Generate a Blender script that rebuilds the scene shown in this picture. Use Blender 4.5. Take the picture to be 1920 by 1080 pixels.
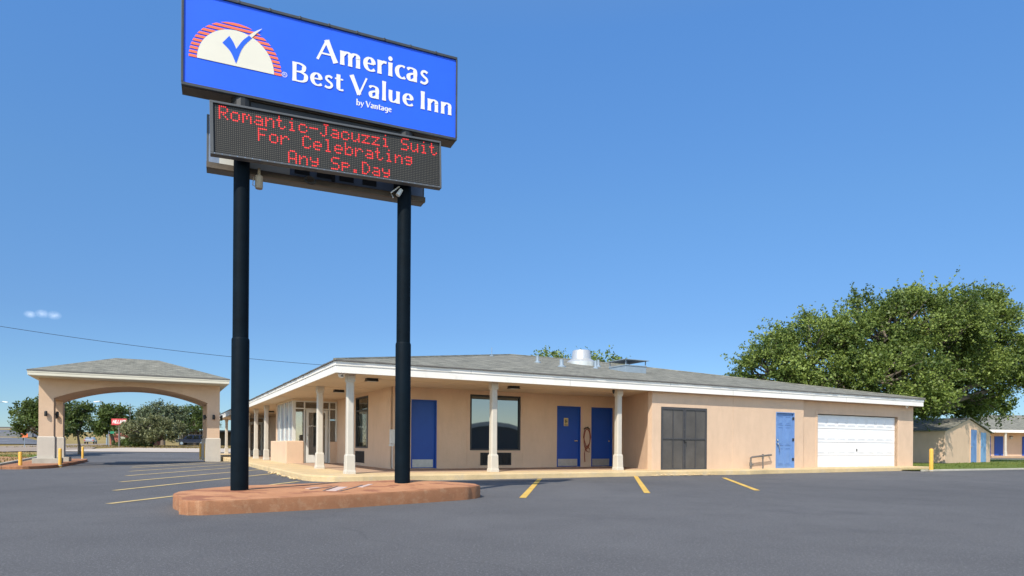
import bpy, bmesh, math, random
import numpy as np
from mathutils import Vector, Matrix
random.seed(7); np.random.seed(7)
SC = bpy.context.scene
for o in list(bpy.data.objects): bpy.data.objects.remove(o)
COL = SC.collection

# ------------------------------------------------------------------ camera
EYE = 0.87
cd = bpy.data.cameras.new("camera"); cam = bpy.data.objects.new("camera", cd); COL.objects.link(cam)
cd.sensor_width = 36.0; cd.lens = 36.0 * 1238 / 1920
cd.shift_y = 295.5 / 1920
cd.clip_end = 6000; cd.clip_start = 0.05
ROLL = 0.007
cam.matrix_world = Matrix.Translation((0, 0, EYE)) @ Matrix.Rotation(math.pi / 2, 4, 'X') @ Matrix.Rotation(ROLL, 4, 'Z')
SC.camera = cam
# ------------------------------------------------------------------ light
SUN_H = Vector((-0.38, -0.925)).normalized(); SUN_EL = math.radians(47)
W = bpy.data.worlds.new("World"); SC.world = W; W.use_nodes = True
nt = W.node_tree; nt.nodes.clear()
out = nt.nodes.new("ShaderNodeOutputWorld"); bg = nt.nodes.new("ShaderNodeBackground")
sky = nt.nodes.new("ShaderNodeTexSky"); sky.sky_type = 'NISHITA'; sky.sun_disc = False
sky.sun_elevation = SUN_EL; sky.sun_rotation = math.atan2(SUN_H.x, SUN_H.y)
sky.altitude = 1200; sky.air_density = 1.0; sky.dust_density = 0.0; sky.ozone_density = 2.0
bg.inputs[1].default_value = 0.15
# three small wisps of cloud low in the left of the sky
tc = nt.nodes.new("ShaderNodeTexCoord")
def wmath(op, a, b=None):
    n = nt.nodes.new("ShaderNodeMath"); n.operation = op
    for i, v in enumerate((a, b)):
        if v is None: continue
        if isinstance(v, (int, float)): n.inputs[i].default_value = v
        else: nt.links.new(v, n.inputs[i])
    return n.outputs[0]
mask = None
for (cx, cz, w) in ((-0.585, 0.155, 0.0072), (-0.5705, 0.1558, 0.0082), (-0.556, 0.154, 0.0085)):
    d = Vector((cx, 0.80, cz)).normalized()
    vd = nt.nodes.new("ShaderNodeVectorMath"); vd.operation = 'DISTANCE'
    mp = nt.nodes.new("ShaderNodeMapping"); mp.inputs['Scale'].default_value = (1, 1, 1.5); nt.links.new(tc.outputs['Generated'], mp.inputs[0])
    nt.links.new(mp.outputs[0], vd.inputs[0]); vd.inputs[1].default_value = (d.x, d.y, d.z * 1.5)
    m = wmath('MAXIMUM', wmath('SUBTRACT', 1.0, wmath('DIVIDE', vd.outputs['Value'], w)), 0.0)
    mask = m if mask is None else wmath('MAXIMUM', mask, m)
ns = nt.nodes.new("ShaderNodeTexNoise"); ns.inputs['Scale'].default_value = 260; ns.inputs['Detail'].default_value = 5
nt.links.new(tc.outputs['Generated'], ns.inputs['Vector'])
cm = wmath('MULTIPLY', wmath('MULTIPLY', mask, ns.outputs['Fac']), 0.3)
mx = nt.nodes.new("ShaderNodeMix"); mx.data_type = 'RGBA'
tint = nt.nodes.new("ShaderNodeMix"); tint.data_type = 'RGBA'; tint.blend_type = 'MULTIPLY'; tint.inputs['Factor'].default_value = 1.0
nt.links.new(sky.outputs[0], tint.inputs['A']); 
sx = nt.nodes.new("ShaderNodeSeparateXYZ"); nt.links.new(tc.outputs['Generated'], sx.inputs[0])
rp = nt.nodes.new("ShaderNodeValToRGB"); el = rp.color_ramp.elements   # the deep, even blue of a very dry sky
for i_, (p_, c_) in enumerate(((0.0, (0.20, 0.265, 0.34)), (0.17, (0.255, 0.345, 0.435)), (0.33, (0.335, 0.49, 0.59)), (0.53, (0.40, 0.64, 0.82)), (0.8, (0.9, 1.0, 1.0)))):
    e_ = el[i_] if i_ < 2 else el.new(p_)
    e_.position = p_; e_.color = (*c_, 1)
nt.links.new(sx.outputs[2], rp.inputs[0])
side = nt.nodes.new("ShaderNodeMapRange"); side.interpolation_type = 'SMOOTHSTEP'; nt.links.new(sx.outputs[1], side.inputs[0])
side.inputs[1].default_value = -0.25; side.inputs[2].default_value = 0.25      # the sun's half of the sky stays whiter and brighter
hm = nt.nodes.new("ShaderNodeMix"); hm.data_type = 'RGBA'; nt.links.new(side.outputs[0], hm.inputs['Factor'])
hm.inputs['A'].default_value = (1.12, 1.0, 0.88, 1); nt.links.new(rp.outputs[0], hm.inputs['B']); nt.links.new(hm.outputs['Result'], tint.inputs['B'])
nt.links.new(cm, mx.inputs['Factor']); nt.links.new(tint.outputs['Result'], mx.inputs['A']); mx.inputs['B'].default_value = (8, 8.4, 9, 1)
nt.links.new(mx.outputs['Result'], bg.inputs[0]); nt.links.new(bg.outputs[0], out.inputs[0])
sl = bpy.data.lights.new("sun", 'SUN'); sl.energy = 2.75; sl.angle = math.radians(0.55); sl.color = (1.0, 0.93, 0.81)
sun = bpy.data.objects.new("sun", sl); COL.objects.link(sun)
to_sun = Vector((SUN_H.x * math.cos(SUN_EL), SUN_H.y * math.cos(SUN_EL), math.sin(SUN_EL)))
sun.rotation_euler = to_sun.to_track_quat('Z', 'Y').to_euler(); sun.location = to_sun * 60
vs = SC.view_settings; vs.view_transform = 'Standard'; vs.look = 'None'; vs.exposure = 1.0; vs.gamma = 1.0

# ------------------------------------------------------------------ materials
class NT:
    def __init__(s, name):
        s.m = bpy.data.materials.new(name); s.m.use_nodes = True; s.t = s.m.node_tree; s.t.nodes.clear()
        s.out = s.n("ShaderNodeOutputMaterial")
    def n(s, k, **kw):
        x = s.t.nodes.new(k)
        for a, v in kw.items(): setattr(x, a, v)
        return x
    def l(s, a, b): s.t.links.new(a, b)
    def coord(s, sc=(1, 1, 1), rot=(0, 0, 0), kind='Object'):
        c = s.n("ShaderNodeTexCoord"); m = s.n("ShaderNodeMapping")
        m.inputs['Scale'].default_value = sc; m.inputs['Rotation'].default_value = rot
        s.l(c.outputs[kind], m.inputs[0]); return m.outputs[0]
    def noise(s, scale, detail=4, rough=0.55, vec=None, sc=(1, 1, 1)):
        x = s.n("ShaderNodeTexNoise"); x.inputs['Scale'].default_value = scale; x.inputs['Detail'].default_value = detail
        x.inputs['Roughness'].default_value = rough
        s.l(vec if vec is not None else s.coord(sc), x.inputs['Vector']); return x.outputs['Fac']
    def ramp(s, f, stops):
        r = s.n("ShaderNodeValToRGB"); e = r.color_ramp.elements
        while len(e) < len(stops): e.new(0.5)
        for i, (p, c) in enumerate(stops): e[i].position = p; e[i].color = (*c, 1) if len(c) == 3 else c
        s.l(f, r.inputs[0]); return r.outputs[0]
    def mix(s, f, a, b, mode='MIX'):
        x = s.n("ShaderNodeMix", data_type='RGBA', blend_type=mode)
        for i, v in ((0, f), (6, a), (7, b)):
            if isinstance(v, (int, float)): x.inputs[i].default_value = v
            elif isinstance(v, tuple): x.inputs[i].default_value = (*v[:3], 1)
            else: s.l(v, x.inputs[i])
        return x.outputs[2]
    def math(s, op, a, b=0.0):
        x = s.n("ShaderNodeMath", operation=op)
        for i, v in enumerate((a, b)):
            if isinstance(v, (int, float)): x.inputs[i].default_value = v
            else: s.l(v, x.inputs[i])
        return x.outputs[0]
    def bump(s, h, strength, dist=0.02):
        b = s.n("ShaderNodeBump"); b.inputs['Strength'].default_value = strength; b.inputs['Distance'].default_value = dist
        s.l(h, b.inputs['Height']); return b.outputs[0]
    def bsdf(s, col, rough=0.8, metal=0.0, normal=None, spec=0.5, emit=None, es=0.0):
        p = s.n("ShaderNodeBsdfPrincipled")
        for k, v in (('Base Color', col), ('Roughness', rough), ('Metallic', metal), ('Specular IOR Level', spec)):
            if isinstance(v, tuple): p.inputs[k].default_value = (*v[:3], 1)
            elif isinstance(v, (int, float)): p.inputs[k].default_value = v
            else: s.l(v, p.inputs[k])
        if normal is not None: s.l(normal, p.inputs['Normal'])
        if emit: p.inputs['Emission Color'].default_value = (*emit, 1); p.inputs['Emission Strength'].default_value = es
        s.l(p.outputs[0], s.out.inputs[0]); return p

def mul(c, k): return tuple(min(1, x * k) for x in c)
def paint(name, c, rough=0.6, var=0.08, scale=3.0, bump=0.1, bscale=90, metal=0.0, spec=0.4, dirt=None, dirt_amt=0.5):
    s = NT(name)
    f = s.noise(scale, 5, 0.6)
    col = s.ramp(f, [(0.3, mul(c, 1 - var)), (0.7, mul(c, 1 + var))])
    if dirt:
        g = s.noise(scale * 2.3, 8, 0.7)
        g2 = s.ramp(g, [(0.56, (0, 0, 0)), (0.72, (dirt_amt,) * 3)])
        col = s.mix(g2, col, dirt)
    nrm = s.bump(s.noise(bscale, 3), bump, 0.01) if bump else None
    s.bsdf(col, rough, metal, nrm, spec); return s.m

PEACH = (0.66, 0.472, 0.33)
def stucco(name, c, streak=True):
    s = NT(name)
    f = s.noise(0.9, 6, 0.6)
    col = s.ramp(f, [(0.3, mul(c, 0.93)), (0.7, mul(c, 1.05))])
    g = s.noise(5, 6, 0.65, sc=(1, 1, 0.35)); col = s.mix(s.ramp(g, [(0.45, (0, 0, 0)), (0.75, (0.32,) * 3)]), col, mul(c, 0.78))
    h = s.math('ADD', s.noise(55, 4, 0.6), s.math('MULTIPLY', s.noise(6, 3), 0.8))
    s.bsdf(col, 0.9, 0, s.bump(h, 0.55, 0.014), 0.2); return s.m

def shingles(name, axis):
    s = NT(name)
    c = s.n("ShaderNodeTexCoord"); sp = s.n("ShaderNodeSeparateXYZ"); cb = s.n("ShaderNodeCombineXYZ")
    s.l(c.outputs['Object'], sp.inputs[0]); s.l(sp.outputs[axis], cb.inputs[0])
    s.l(s.math('MULTIPLY', sp.outputs[2], 4.6), cb.inputs[1])
    b = s.n("ShaderNodeTexBrick"); s.l(cb.outputs[0], b.inputs['Vector'])
    b.inputs['Color1'].default_value = (0.11, 0.11, 0.095, 1); b.inputs['Color2'].default_value = (0.30, 0.295, 0.25, 1)
    b.inputs['Mortar'].default_value = (0.05, 0.05, 0.045, 1); b.inputs['Scale'].default_value = 1.0
    b.inputs['Brick Width'].default_value = 0.24; b.inputs['Row Height'].default_value = 0.16; b.inputs['Mortar Size'].default_value = 0.02
    b.inputs['Bias'].default_value = -0.1; b.offset = 0.37
    mpn = s.n('ShaderNodeMapping'); mpn.inputs['Scale'].default_value = (1.0, 2.4, 1.0); s.l(cb.outputs[0], mpn.inputs[0]); n = s.noise(1.7, 7, 0.78, mpn.outputs[0])
    col = s.mix(0.72, b.outputs['Color'], s.ramp(n, [(0.36, (0.075, 0.075, 0.062)), (0.5, (0.20, 0.195, 0.16)), (0.64, (0.40, 0.38, 0.31))]))
    big = s.noise(0.5, 4); col = s.mix(s.ramp(big, [(0.35, (0, 0, 0)), (0.7, (0.35,) * 3)]), col, (0.22, 0.21, 0.175))
    nn = s.noise(120, 3)
    h = s.math('ADD', s.math('MULTIPLY', b.outputs['Fac'], -1.0), s.math('MULTIPLY', nn, 0.6))
    s.bsdf(col, 0.95, 0, s.bump(h, 0.6, 0.012), 0.15); return s.m

def asphalt():
    s = NT("asphalt")
    v = s.coord(kind='Object')
    big = s.noise(0.12, 6, 0.6, v); mid = s.noise(1.1, 6, 0.65, v, )
    fine = s.noise(150, 2, 0.6, v); fine2 = s.noise(45, 3, 0.75, v)
    col = s.ramp(big, [(0.3, (0.094, 0.091, 0.091)), (0.7, (0.16, 0.155, 0.154))])
    col = s.mix(s.ramp(mid, [(0.42, (0, 0, 0)), (0.7, (0.4,) * 3)]), col, (0.082, 0.079, 0.08))
    st = s.noise(0.5, 5, 0.6, s.coord((1, 0.16, 1), (0, 0, 0.5))); col = s.mix(s.ramp(st, [(0.5, (0, 0, 0)), (0.75, (0.4,) * 3)]), col, (0.168, 0.161, 0.158))
    col = s.mix(s.ramp(fine, [(0.40, (0.75,) * 3), (0.5, (0, 0, 0))]), col, (0.03, 0.032, 0.036))
    col = s.mix(s.ramp(fine2, [(0.54, (0, 0, 0)), (0.64, (0.42,) * 3)]), col, (0.30, 0.295, 0.29))
    g3 = s.noise(0.35, 8, 0.75, v); col = s.mix(s.ramp(g3, [(0.55, (0, 0, 0)), (0.68, (0.45,) * 3)]), col, (0.072, 0.071, 0.076))
    ck = s.n('ShaderNodeTexVoronoi', feature='DISTANCE_TO_EDGE'); ck.inputs['Scale'].default_value = 0.16; wob = s.n('ShaderNodeVectorMath', operation='ADD'); nz = s.n('ShaderNodeTexNoise'); nz.inputs['Scale'].default_value = 0.9; nz.inputs['Detail'].default_value = 6; s.l(v, nz.inputs['Vector']); s.l(v, wob.inputs[0]); s.l(nz.outputs['Color'], wob.inputs[1]); s.l(wob.outputs[0], ck.inputs['Vector'])
    col = s.mix(s.ramp(ck.outputs['Distance'], [(0.001, (0.25,) * 3), (0.003, (0, 0, 0))]), col, (0.045, 0.045, 0.048))
    h = s.math('ADD', fine, s.math('MULTIPLY', fine2, 1.2))
    s.bsdf(col, 0.85, 0, s.bump(h, 0.5, 0.012), 0.3); return s.m

def concrete(name, c, worn=None, amt=0.7, scale=1.5):
    s = NT(name)
    f = s.noise(scale, 7, 0.65); col = s.ramp(f, [(0.3, mul(c, 0.82)), (0.7, mul(c, 1.1))])
    if worn:
        g = s.noise(scale * 2.2, 8, 0.7); col = s.mix(s.ramp(g, [(0.52, (0, 0, 0)), (0.62, (amt,) * 3)]), col, worn)
    sp = s.noise(140, 2); col = s.mix(s.ramp(sp, [(0.35, (0.45,) * 3), (0.5, (0, 0, 0))]), col, mul(c, 0.5))
    s.bsdf(col, 0.92, 0, s.bump(s.math('ADD', sp, s.noise(20, 5)), 0.4, 0.012), 0.2); return s.m

def island_mat():
    s = NT("island_paint")
    f = s.noise(1.6, 7, 0.65); col = s.ramp(f, [(0.3, (0.44, 0.20, 0.095)), (0.7, (0.58, 0.285, 0.14))])
    d = s.noise(2.1, 5, 0.6, s.coord((0.8, 1.3, 0.3), (0, 0, 0.6)))
    col = s.mix(s.ramp(d, [(0.53, (0, 0, 0)), (0.58, (0.75,) * 3)]), col, (0.27, 0.10, 0.055))
    w = s.noise(4.5, 8, 0.75); col = s.mix(s.ramp(w, [(0.62, (0, 0, 0)), (0.72, (0.5,) * 3)]), col, (0.50, 0.31, 0.18))
    sp = s.noise(120, 2); col = s.mix(s.ramp(sp, [(0.33, (0.5,) * 3), (0.48, (0, 0, 0))]), col, (0.22, 0.1, 0.06))
    s.bsdf(col, 0.85, 0, s.bump(s.math('ADD', sp, s.noise(14, 6)), 0.5, 0.015), 0.25); return s.m

def grass_mat(name, a, b, c, sc=1.0):
    s = NT(name)
    f = s.noise(0.25 * sc, 6, 0.65); col = s.ramp(f, [(0.3, a), (0.55, b), (0.75, c)])
    g = s.noise(18 * sc, 4, 0.8); col = s.mix(s.ramp(g, [(0.35, (0.6,) * 3), (0.6, (0, 0, 0))]), col, mul(a, 0.6))
    s.bsdf(col, 0.95, 0, s.bump(g, 0.6, 0.05), 0.1); return s.m

def leaf_mat(name, dark, light, trans=0.3):
    s = NT(name)
    a = s.n("ShaderNodeAttribute", attribute_name="tone")
    col = s.ramp(a.outputs['Fac'], [(0.0, dark), (0.75, light), (1.0, mul(light, 1.25))])
    p = s.n("ShaderNodeBsdfPrincipled"); s.l(col, p.inputs['Base Color']); p.inputs['Roughness'].default_value = 0.5
    p.inputs['Specular IOR Level'].default_value = 0.35
    t = s.n("ShaderNodeBsdfTranslucent"); s.l(s.mix(0.5, col, (0.16, 0.20, 0.02)), t.inputs['Color'])
    m = s.n("ShaderNodeMixShader"); m.inputs[0].default_value = trans
    s.l(p.outputs[0], m.inputs[1]); s.l(t.outputs[0], m.inputs[2]); s.l(m.outputs[0], s.out.inputs[0]); return s.m

def glass(name, tint=(0.02, 0.025, 0.03), refl=0.3, clear=0.0, rcol=(1, 1, 1)):
    s = NT(name)
    d = s.n("ShaderNodeBsdfDiffuse"); d.inputs[0].default_value = (*tint, 1)
    t = s.n("ShaderNodeBsdfTransparent"); t.inputs[0].default_value = (0.85, 0.9, 0.9, 1)
    m1 = s.n("ShaderNodeMixShader"); m1.inputs[0].default_value = clear; s.l(d.outputs[0], m1.inputs[1]); s.l(t.outputs[0], m1.inputs[2])
    g = s.n("ShaderNodeBsdfGlossy"); g.inputs['Roughness'].default_value = 0.02; g.inputs[0].default_value = (*rcol, 1)
    nb = s.bump(s.noise(0.8, 2), 0.02, 0.05); s.l(nb, g.inputs['Normal'])
    m2 = s.n("ShaderNodeMixShader"); m2.inputs[0].default_value = refl; s.l(m1.outputs[0], m2.inputs[1]); s.l(g.outputs[0], m2.inputs[2])
    s.l(m2.outputs[0], s.out.inputs[0]); return s.m

def emis(name, c, e, base=(0.3, 0.02, 0.02)):
    s = NT(name); s.bsdf(base, 0.5, emit=c, es=e); return s.m

def marking(name, c):
    s = NT(name)
    f = s.noise(7, 7, 0.75); g = s.noise(90, 3, 0.7)
    col = s.ramp(s.noise(2, 5), [(0.3, mul(c, 0.8)), (0.7, mul(c, 1.1))])
    k = s.math('ADD', s.math('MULTIPLY', f, 0.6), s.math('MULTIPLY', g, 0.4))
    col = s.mix(s.ramp(k, [(0.36, (1, 1, 1)), (0.44, (0, 0, 0))]), col, (0.12, 0.12, 0.125))
    s.bsdf(col, 0.7, 0, s.bump(g, 0.3, 0.01), 0.3); return s.m

M = dict(
    stucco=stucco("peach_stucco", PEACH), stucco_grey=stucco("beige_stucco", (0.52, 0.47, 0.40)),
    stucco_canopy=stucco("canopy_stucco", (0.60, 0.43, 0.30)),
    stucco_pier=stucco("pier_stucco", (0.62, 0.42, 0.29)), column=paint("column_paint", (0.54, 0.495, 0.42), 0.7, 0.06, 2, 0.15),
    white=paint("white_trim", (0.84, 0.795, 0.72), 0.5, 0.04, 1.2, 0.05, dirt=(0.55, 0.52, 0.46), dirt_amt=0.35),
    cream=paint("cream_trim", (0.64, 0.595, 0.48), 0.6, 0.05, 1.2, 0.05),
    drip=paint("drip_edge", (0.13, 0.12, 0.11), 0.7), soffit=paint("soffit_paint", (0.66, 0.52, 0.36), 0.8, 0.06, 1.0, 0.05),
    sh_x=shingles("shingles_long", 0), sh_y=shingles("shingles_side", 1),
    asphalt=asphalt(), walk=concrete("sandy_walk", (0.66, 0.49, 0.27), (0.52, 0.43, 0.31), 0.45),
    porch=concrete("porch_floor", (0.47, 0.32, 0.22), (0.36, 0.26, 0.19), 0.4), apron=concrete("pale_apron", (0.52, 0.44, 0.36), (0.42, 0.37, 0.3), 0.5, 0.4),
    kerb=concrete("kerb_concrete", (0.45, 0.42, 0.35)), island=island_mat(), kerb_red=concrete("worn_red_kerb", (0.37, 0.17, 0.088), (0.45, 0.27, 0.16), 0.45, 3.5),
    door=paint("deep_blue_door", (0.011, 0.066, 0.33), 0.45, 0.07, 2, 0.05), door_sun=paint("faded_blue_door", (0.14, 0.255, 0.50), 0.55, 0.1, 3, 0.05, dirt=(0.16, 0.26, 0.55)),
    door_pale=paint("pale_blue_door", (0.20, 0.36, 0.58), 0.6, 0.08, 3, 0.05),
    frame=paint("dark_frame", (0.03, 0.032, 0.035), 0.5), kick=paint("kick_plate", (0.42, 0.42, 0.40), 0.4, 0.1, 9, 0.05, metal=0.5, dirt=(0.2, 0.2, 0.2)),
    alum=paint("white_aluminium", (0.62, 0.62, 0.58), 0.4, 0.04), chrome=paint("bright_metal", (0.7, 0.7, 0.7), 0.2, 0.03, 3, 0, metal=1.0),
    black=paint("black_metal", (0.018, 0.018, 0.018), 0.45, 0.1), lamp=paint("frosted_lens", (0.5, 0.49, 0.45), 0.4),
    grille=paint("black_grille", (0.025, 0.025, 0.028), 0.5), mesh=paint("screen_mesh", (0.088, 0.080, 0.072), 0.6, 0.25, 1.4, 0.2, 300),
    gate=paint("grey_gate_frame", (0.055, 0.055, 0.06), 0.5, 0.1, 6, 0.05, dirt=(0.2, 0.16, 0.12)), wood=paint("inner_board", (0.40, 0.32, 0.22), 0.8, 0.15, 4),
    garage=paint("garage_door_white", (0.80, 0.80, 0.80), 0.45, 0.03, 1, 0.04, dirt=(0.62, 0.60, 0.56), dirt_amt=0.3),
    galv=paint("galvanised", (0.24, 0.30, 0.36), 0.5, 0.08, 6, 0.05, metal=0.0), spun=paint("spun_aluminium", (0.62, 0.61, 0.58), 0.32, 0.03, 3, 0.0, metal=0.55),
    pipe=paint("grey_pipe", (0.14, 0.13, 0.12), 0.6, 0.2, 14, 0.1, dirt=(0.25, 0.12, 0.05)), hose=paint("red_hose", (0.26, 0.06, 0.035), 0.5, 0.15, 8),
    hose_dark=paint("dark_hose", (0.05, 0.045, 0.03), 0.5), yellow=paint("yellow_paint", (0.74, 0.40, 0.06), 0.5, 0.08, 6, 0.08, dirt=(0.5, 0.3, 0.05)),
    pole=paint("navy_black_pole", (0.0022, 0.0065, 0.011), 0.6, 0.25, 5, 0.06, spec=0.09), cab=paint("sign_case", (0.045, 0.05, 0.055), 0.45, 0.2, 4, 0.05),
    under=paint("sign_case_bottom", (0.10, 0.08, 0.06), 0.6, 0.3, 3, 0.05), signblue=paint("sign_blue", (0.018, 0.115, 0.86), 0.4, 0.05, 1.5, 0.0, spec=0.4),
    signwhite=paint("sign_white", (0.76, 0.74, 0.70), 0.4, 0.02, 3, 0.0), signcream=paint("sign_cream", (0.70, 0.66, 0.55), 0.4, 0.02, 3, 0.0), signred=paint("sign_orange", (0.86, 0.165, 0.07), 0.4, 0.03, 3, 0.0),
    ledface=paint("led_face", (0.012, 0.012, 0.012), 0.6), leddot=paint("led_dot_off", (0.10, 0.092, 0.075), 0.6), led=emis("led_dot_red", (1.0, 0.05, 0.04), 0.42, (0.6, 0.02, 0.02)),
    ledframe=paint("led_frame", (0.085, 0.09, 0.095), 0.5), inner=paint("blue_grey_sheet", (0.19, 0.25, 0.36), 0.5, 0.15, 3),
    plate=paint("pinkish_plate", (0.56, 0.42, 0.36), 0.7, 0.1, 8), glass_dark=glass("tinted_glass", (0.02, 0.025, 0.03), 0.42, 0.0, (0.36, 0.42, 0.47)),
    glass_clear=glass("clear_glass", (0.05, 0.055, 0.055), 0.16, 0.75), glass_sky=glass("sky_glass", (0.30, 0.38, 0.44), 0.45, 0.0), curtain=paint("white_curtain", (0.62, 0.62, 0.60), 0.8),  # sky_glass: pale sky reflection painted into the glass colour
    glass_mid=glass("window_glass", (0.04, 0.045, 0.045), 0.22, 0.8), bulk=paint("interior_dark", (0.10, 0.085, 0.07), 0.8),
    ymark=marking("yellow_marking", (0.68, 0.43, 0.09)), pmark=marking("pale_yellow_marking", (0.62, 0.46, 0.20)), wmark=marking("white_marking", (0.55, 0.58, 0.62)),
    dry=grass_mat("dry_grass", (0.26, 0.19, 0.075), (0.36, 0.27, 0.11), (0.30, 0.25, 0.10), 1.0), lawn=grass_mat("lawn_grass", (0.10, 0.15, 0.03), (0.16, 0.20, 0.045), (0.26, 0.25, 0.07), 2.0),
    dirt=grass_mat("orange_dirt", (0.42, 0.22, 0.11), (0.48, 0.29, 0.16), (0.44, 0.33, 0.2), 2.0), street=concrete("worn_street", (0.33, 0.26, 0.20), (0.3, 0.26, 0.22), 0.4, 0.3), highway=concrete("highway_grey", (0.15, 0.155, 0.17), (0.18, 0.18, 0.19), 0.4, 0.3),
    bark=paint("bark", (0.15, 0.115, 0.085), 0.95, 0.3, 6, 0.8, 25), bark_pale=paint("pale_bark", (0.17, 0.14, 0.11), 0.95, 0.25, 6, 0.6, 25),
    leaf_a=leaf_mat("leaf_bright", (0.05, 0.088, 0.016), (0.215, 0.275, 0.06)), leaf_b=leaf_mat("leaf_deep", (0.035, 0.06, 0.016), (0.115, 0.16, 0.04)),
    leaf_c=leaf_mat("leaf_olive", (0.07, 0.08, 0.035), (0.20, 0.205, 0.095), 0.2), leaf_d=leaf_mat("leaf_greygreen", (0.055, 0.075, 0.045), (0.16, 0.195, 0.11), 0.2),
    redsign=paint("red_sign", (0.50, 0.05, 0.055), 0.5, 0.05), orange=paint("orange_sign", (0.85, 0.18, 0.06), 0.5, 0.05), greensign=paint("green_sign", (0.01, 0.20, 0.10), 0.5),
    silver=paint("silver_car_paint", (0.50, 0.50, 0.50), 0.25, 0.02, 2, 0, metal=0.6), navycar=paint("dark_blue_car_paint", (0.012, 0.02, 0.045), 0.2, 0.05, 2, 0), tyre=paint("tyre_rubber", (0.02, 0.02, 0.02), 0.8), carglass=glass("car_glass", (0.01, 0.012, 0.015), 0.3),
    brickred=paint("red_brick", (0.30, 0.10, 0.07), 0.9, 0.2, 6), yellowsign=paint("restroom_sign", (0.62, 0.50, 0.22), 0.5, 0.03), roofdark=paint("dark_flat_roof", (0.10, 0.11, 0.125), 0.8), greenleaf=None,
)

# ------------------------------------------------------------------ mesh helpers
class MB:
    def __init__(s): s.v = []; s.f = []; s.mi = []; s.cur = 0
    def add(s, vs, fs):
        k = len(s.v); s.v += [tuple(v) for v in vs]
        for f in fs: s.f.append(tuple(i + k for i in f)); s.mi.append(s.cur)
        return s
    def box(s, x0, x1, y0, y1, z0, z1, mat=None):
        if x0 > x1: x0, x1 = x1, x0
        if y0 > y1: y0, y1 = y1, y0
        if z0 > z1: z0, z1 = z1, z0
        vs = [(x, y, z) for z in (z0, z1) for y in (y0, y1) for x in (x0, x1)]
        if mat is not None: vs = [tuple(mat @ Vector(v)) for v in vs]
        return s.add(vs, [(0, 2, 3, 1), (4, 5, 7, 6), (0, 1, 5, 4), (2, 6, 7, 3), (0, 4, 6, 2), (1, 3, 7, 5)])
    def loft(s, rings, cap=True, closed=True):
        n = len(rings[0]); vs = [p for r in rings for p in r]; fs = []
        for i in range(len(rings) - 1):
            for j in range(n if closed else n - 1):
                a, b = i * n + j, i * n + (j + 1) % n
                fs.append((a, b, b + n, a + n))
        if cap:
            fs.append(tuple(reversed(range(n)))); fs.append(tuple(range((len(rings) - 1) * n, len(rings) * n)))
        return s.add(vs, fs)
    def prism(s, poly, z0, z1):   # poly in xy
        return s.loft([[(x, y, z0) for x, y in poly], [(x, y, z1) for x, y in poly]])
    def lathe(s, prof, c=(0, 0, 0), n=20):
        return s.loft([[(c[0] + r * math.cos(2 * math.pi * k / n), c[1] + r * math.sin(2 * math.pi * k / n), c[2] + z) for k in range(n)] for r, z in prof])
    def tube(s, pts, r, n=8, cap=True):
        pts = [Vector(p) for p in pts]; rs = r if isinstance(r, (list, tuple)) else [r] * len(pts)
        rings = []; up = Vector((0.13, 0.21, 0.97))
        for i, p in enumerate(pts):
            t = (pts[min(i + 1, len(pts) - 1)] - pts[max(i - 1, 0)]).normalized()
            a = t.cross(up)
            if a.length < 1e-3: a = t.cross(Vector((1, 0, 0)))
            a.normalize(); b = t.cross(a)
            rings.append([tuple(p + (a * math.cos(2 * math.pi * k / n) + b * math.sin(2 * math.pi * k / n)) * rs[i]) for k in range(n)])
        return s.loft(rings, cap)
    def poly(s, pts): return s.add(pts, [tuple(range(len(pts)))])
    def build(s, name, mats, parent=None, off=None, smooth=False, bevel=0.0, props=None):
        me = bpy.data.meshes.new(name)
        v = s.v if off is None else [(x - off[0], y - off[1], z - off[2]) for x, y, z in s.v]
        me.from_pydata(v, [], s.f)
        for m in (mats if isinstance(mats, (list, tuple)) else [mats]): me.materials.append(M[m] if isinstance(m, str) else m)
        if any(s.mi): me.polygons.foreach_set('material_index', s.mi)
        bm = bmesh.new(); bm.from_mesh(me); bmesh.ops.recalc_face_normals(bm, faces=bm.faces); bm.to_mesh(me); bm.free()
        if smooth:
            for p in me.polygons: p.use_smooth = True
            me.set_sharp_from_angle(angle=math.radians(40))
        o = bpy.data.objects.new(name, me); COL.objects.link(o)
        if bevel:
            b = o.modifiers.new("bevel", 'BEVEL'); b.width = bevel; b.segments = 2; b.limit_method = 'ANGLE'
        if parent: o.parent = parent
        return o

def tag(o, label, cat, group=None, kind=None):
    if label: o['label'] = label
    if cat: o['category'] = cat
    if group: o['group'] = group
    if kind: o['kind'] = kind
    return o
def struct(o): o['kind'] = 'structure'; return o
def empty(name, loc, rz=0.0):
    o = bpy.data.objects.new(name, None); COL.objects.link(o); o.location = loc; o.rotation_euler = (0, 0, rz); o.empty_display_size = 0.3; return o
def copy_tree(o, parent=None):
    c = o.copy(); COL.objects.link(c)
    if parent: c.parent = parent
    for ch in list(o.children): copy_tree(ch, c)
    return c

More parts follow.
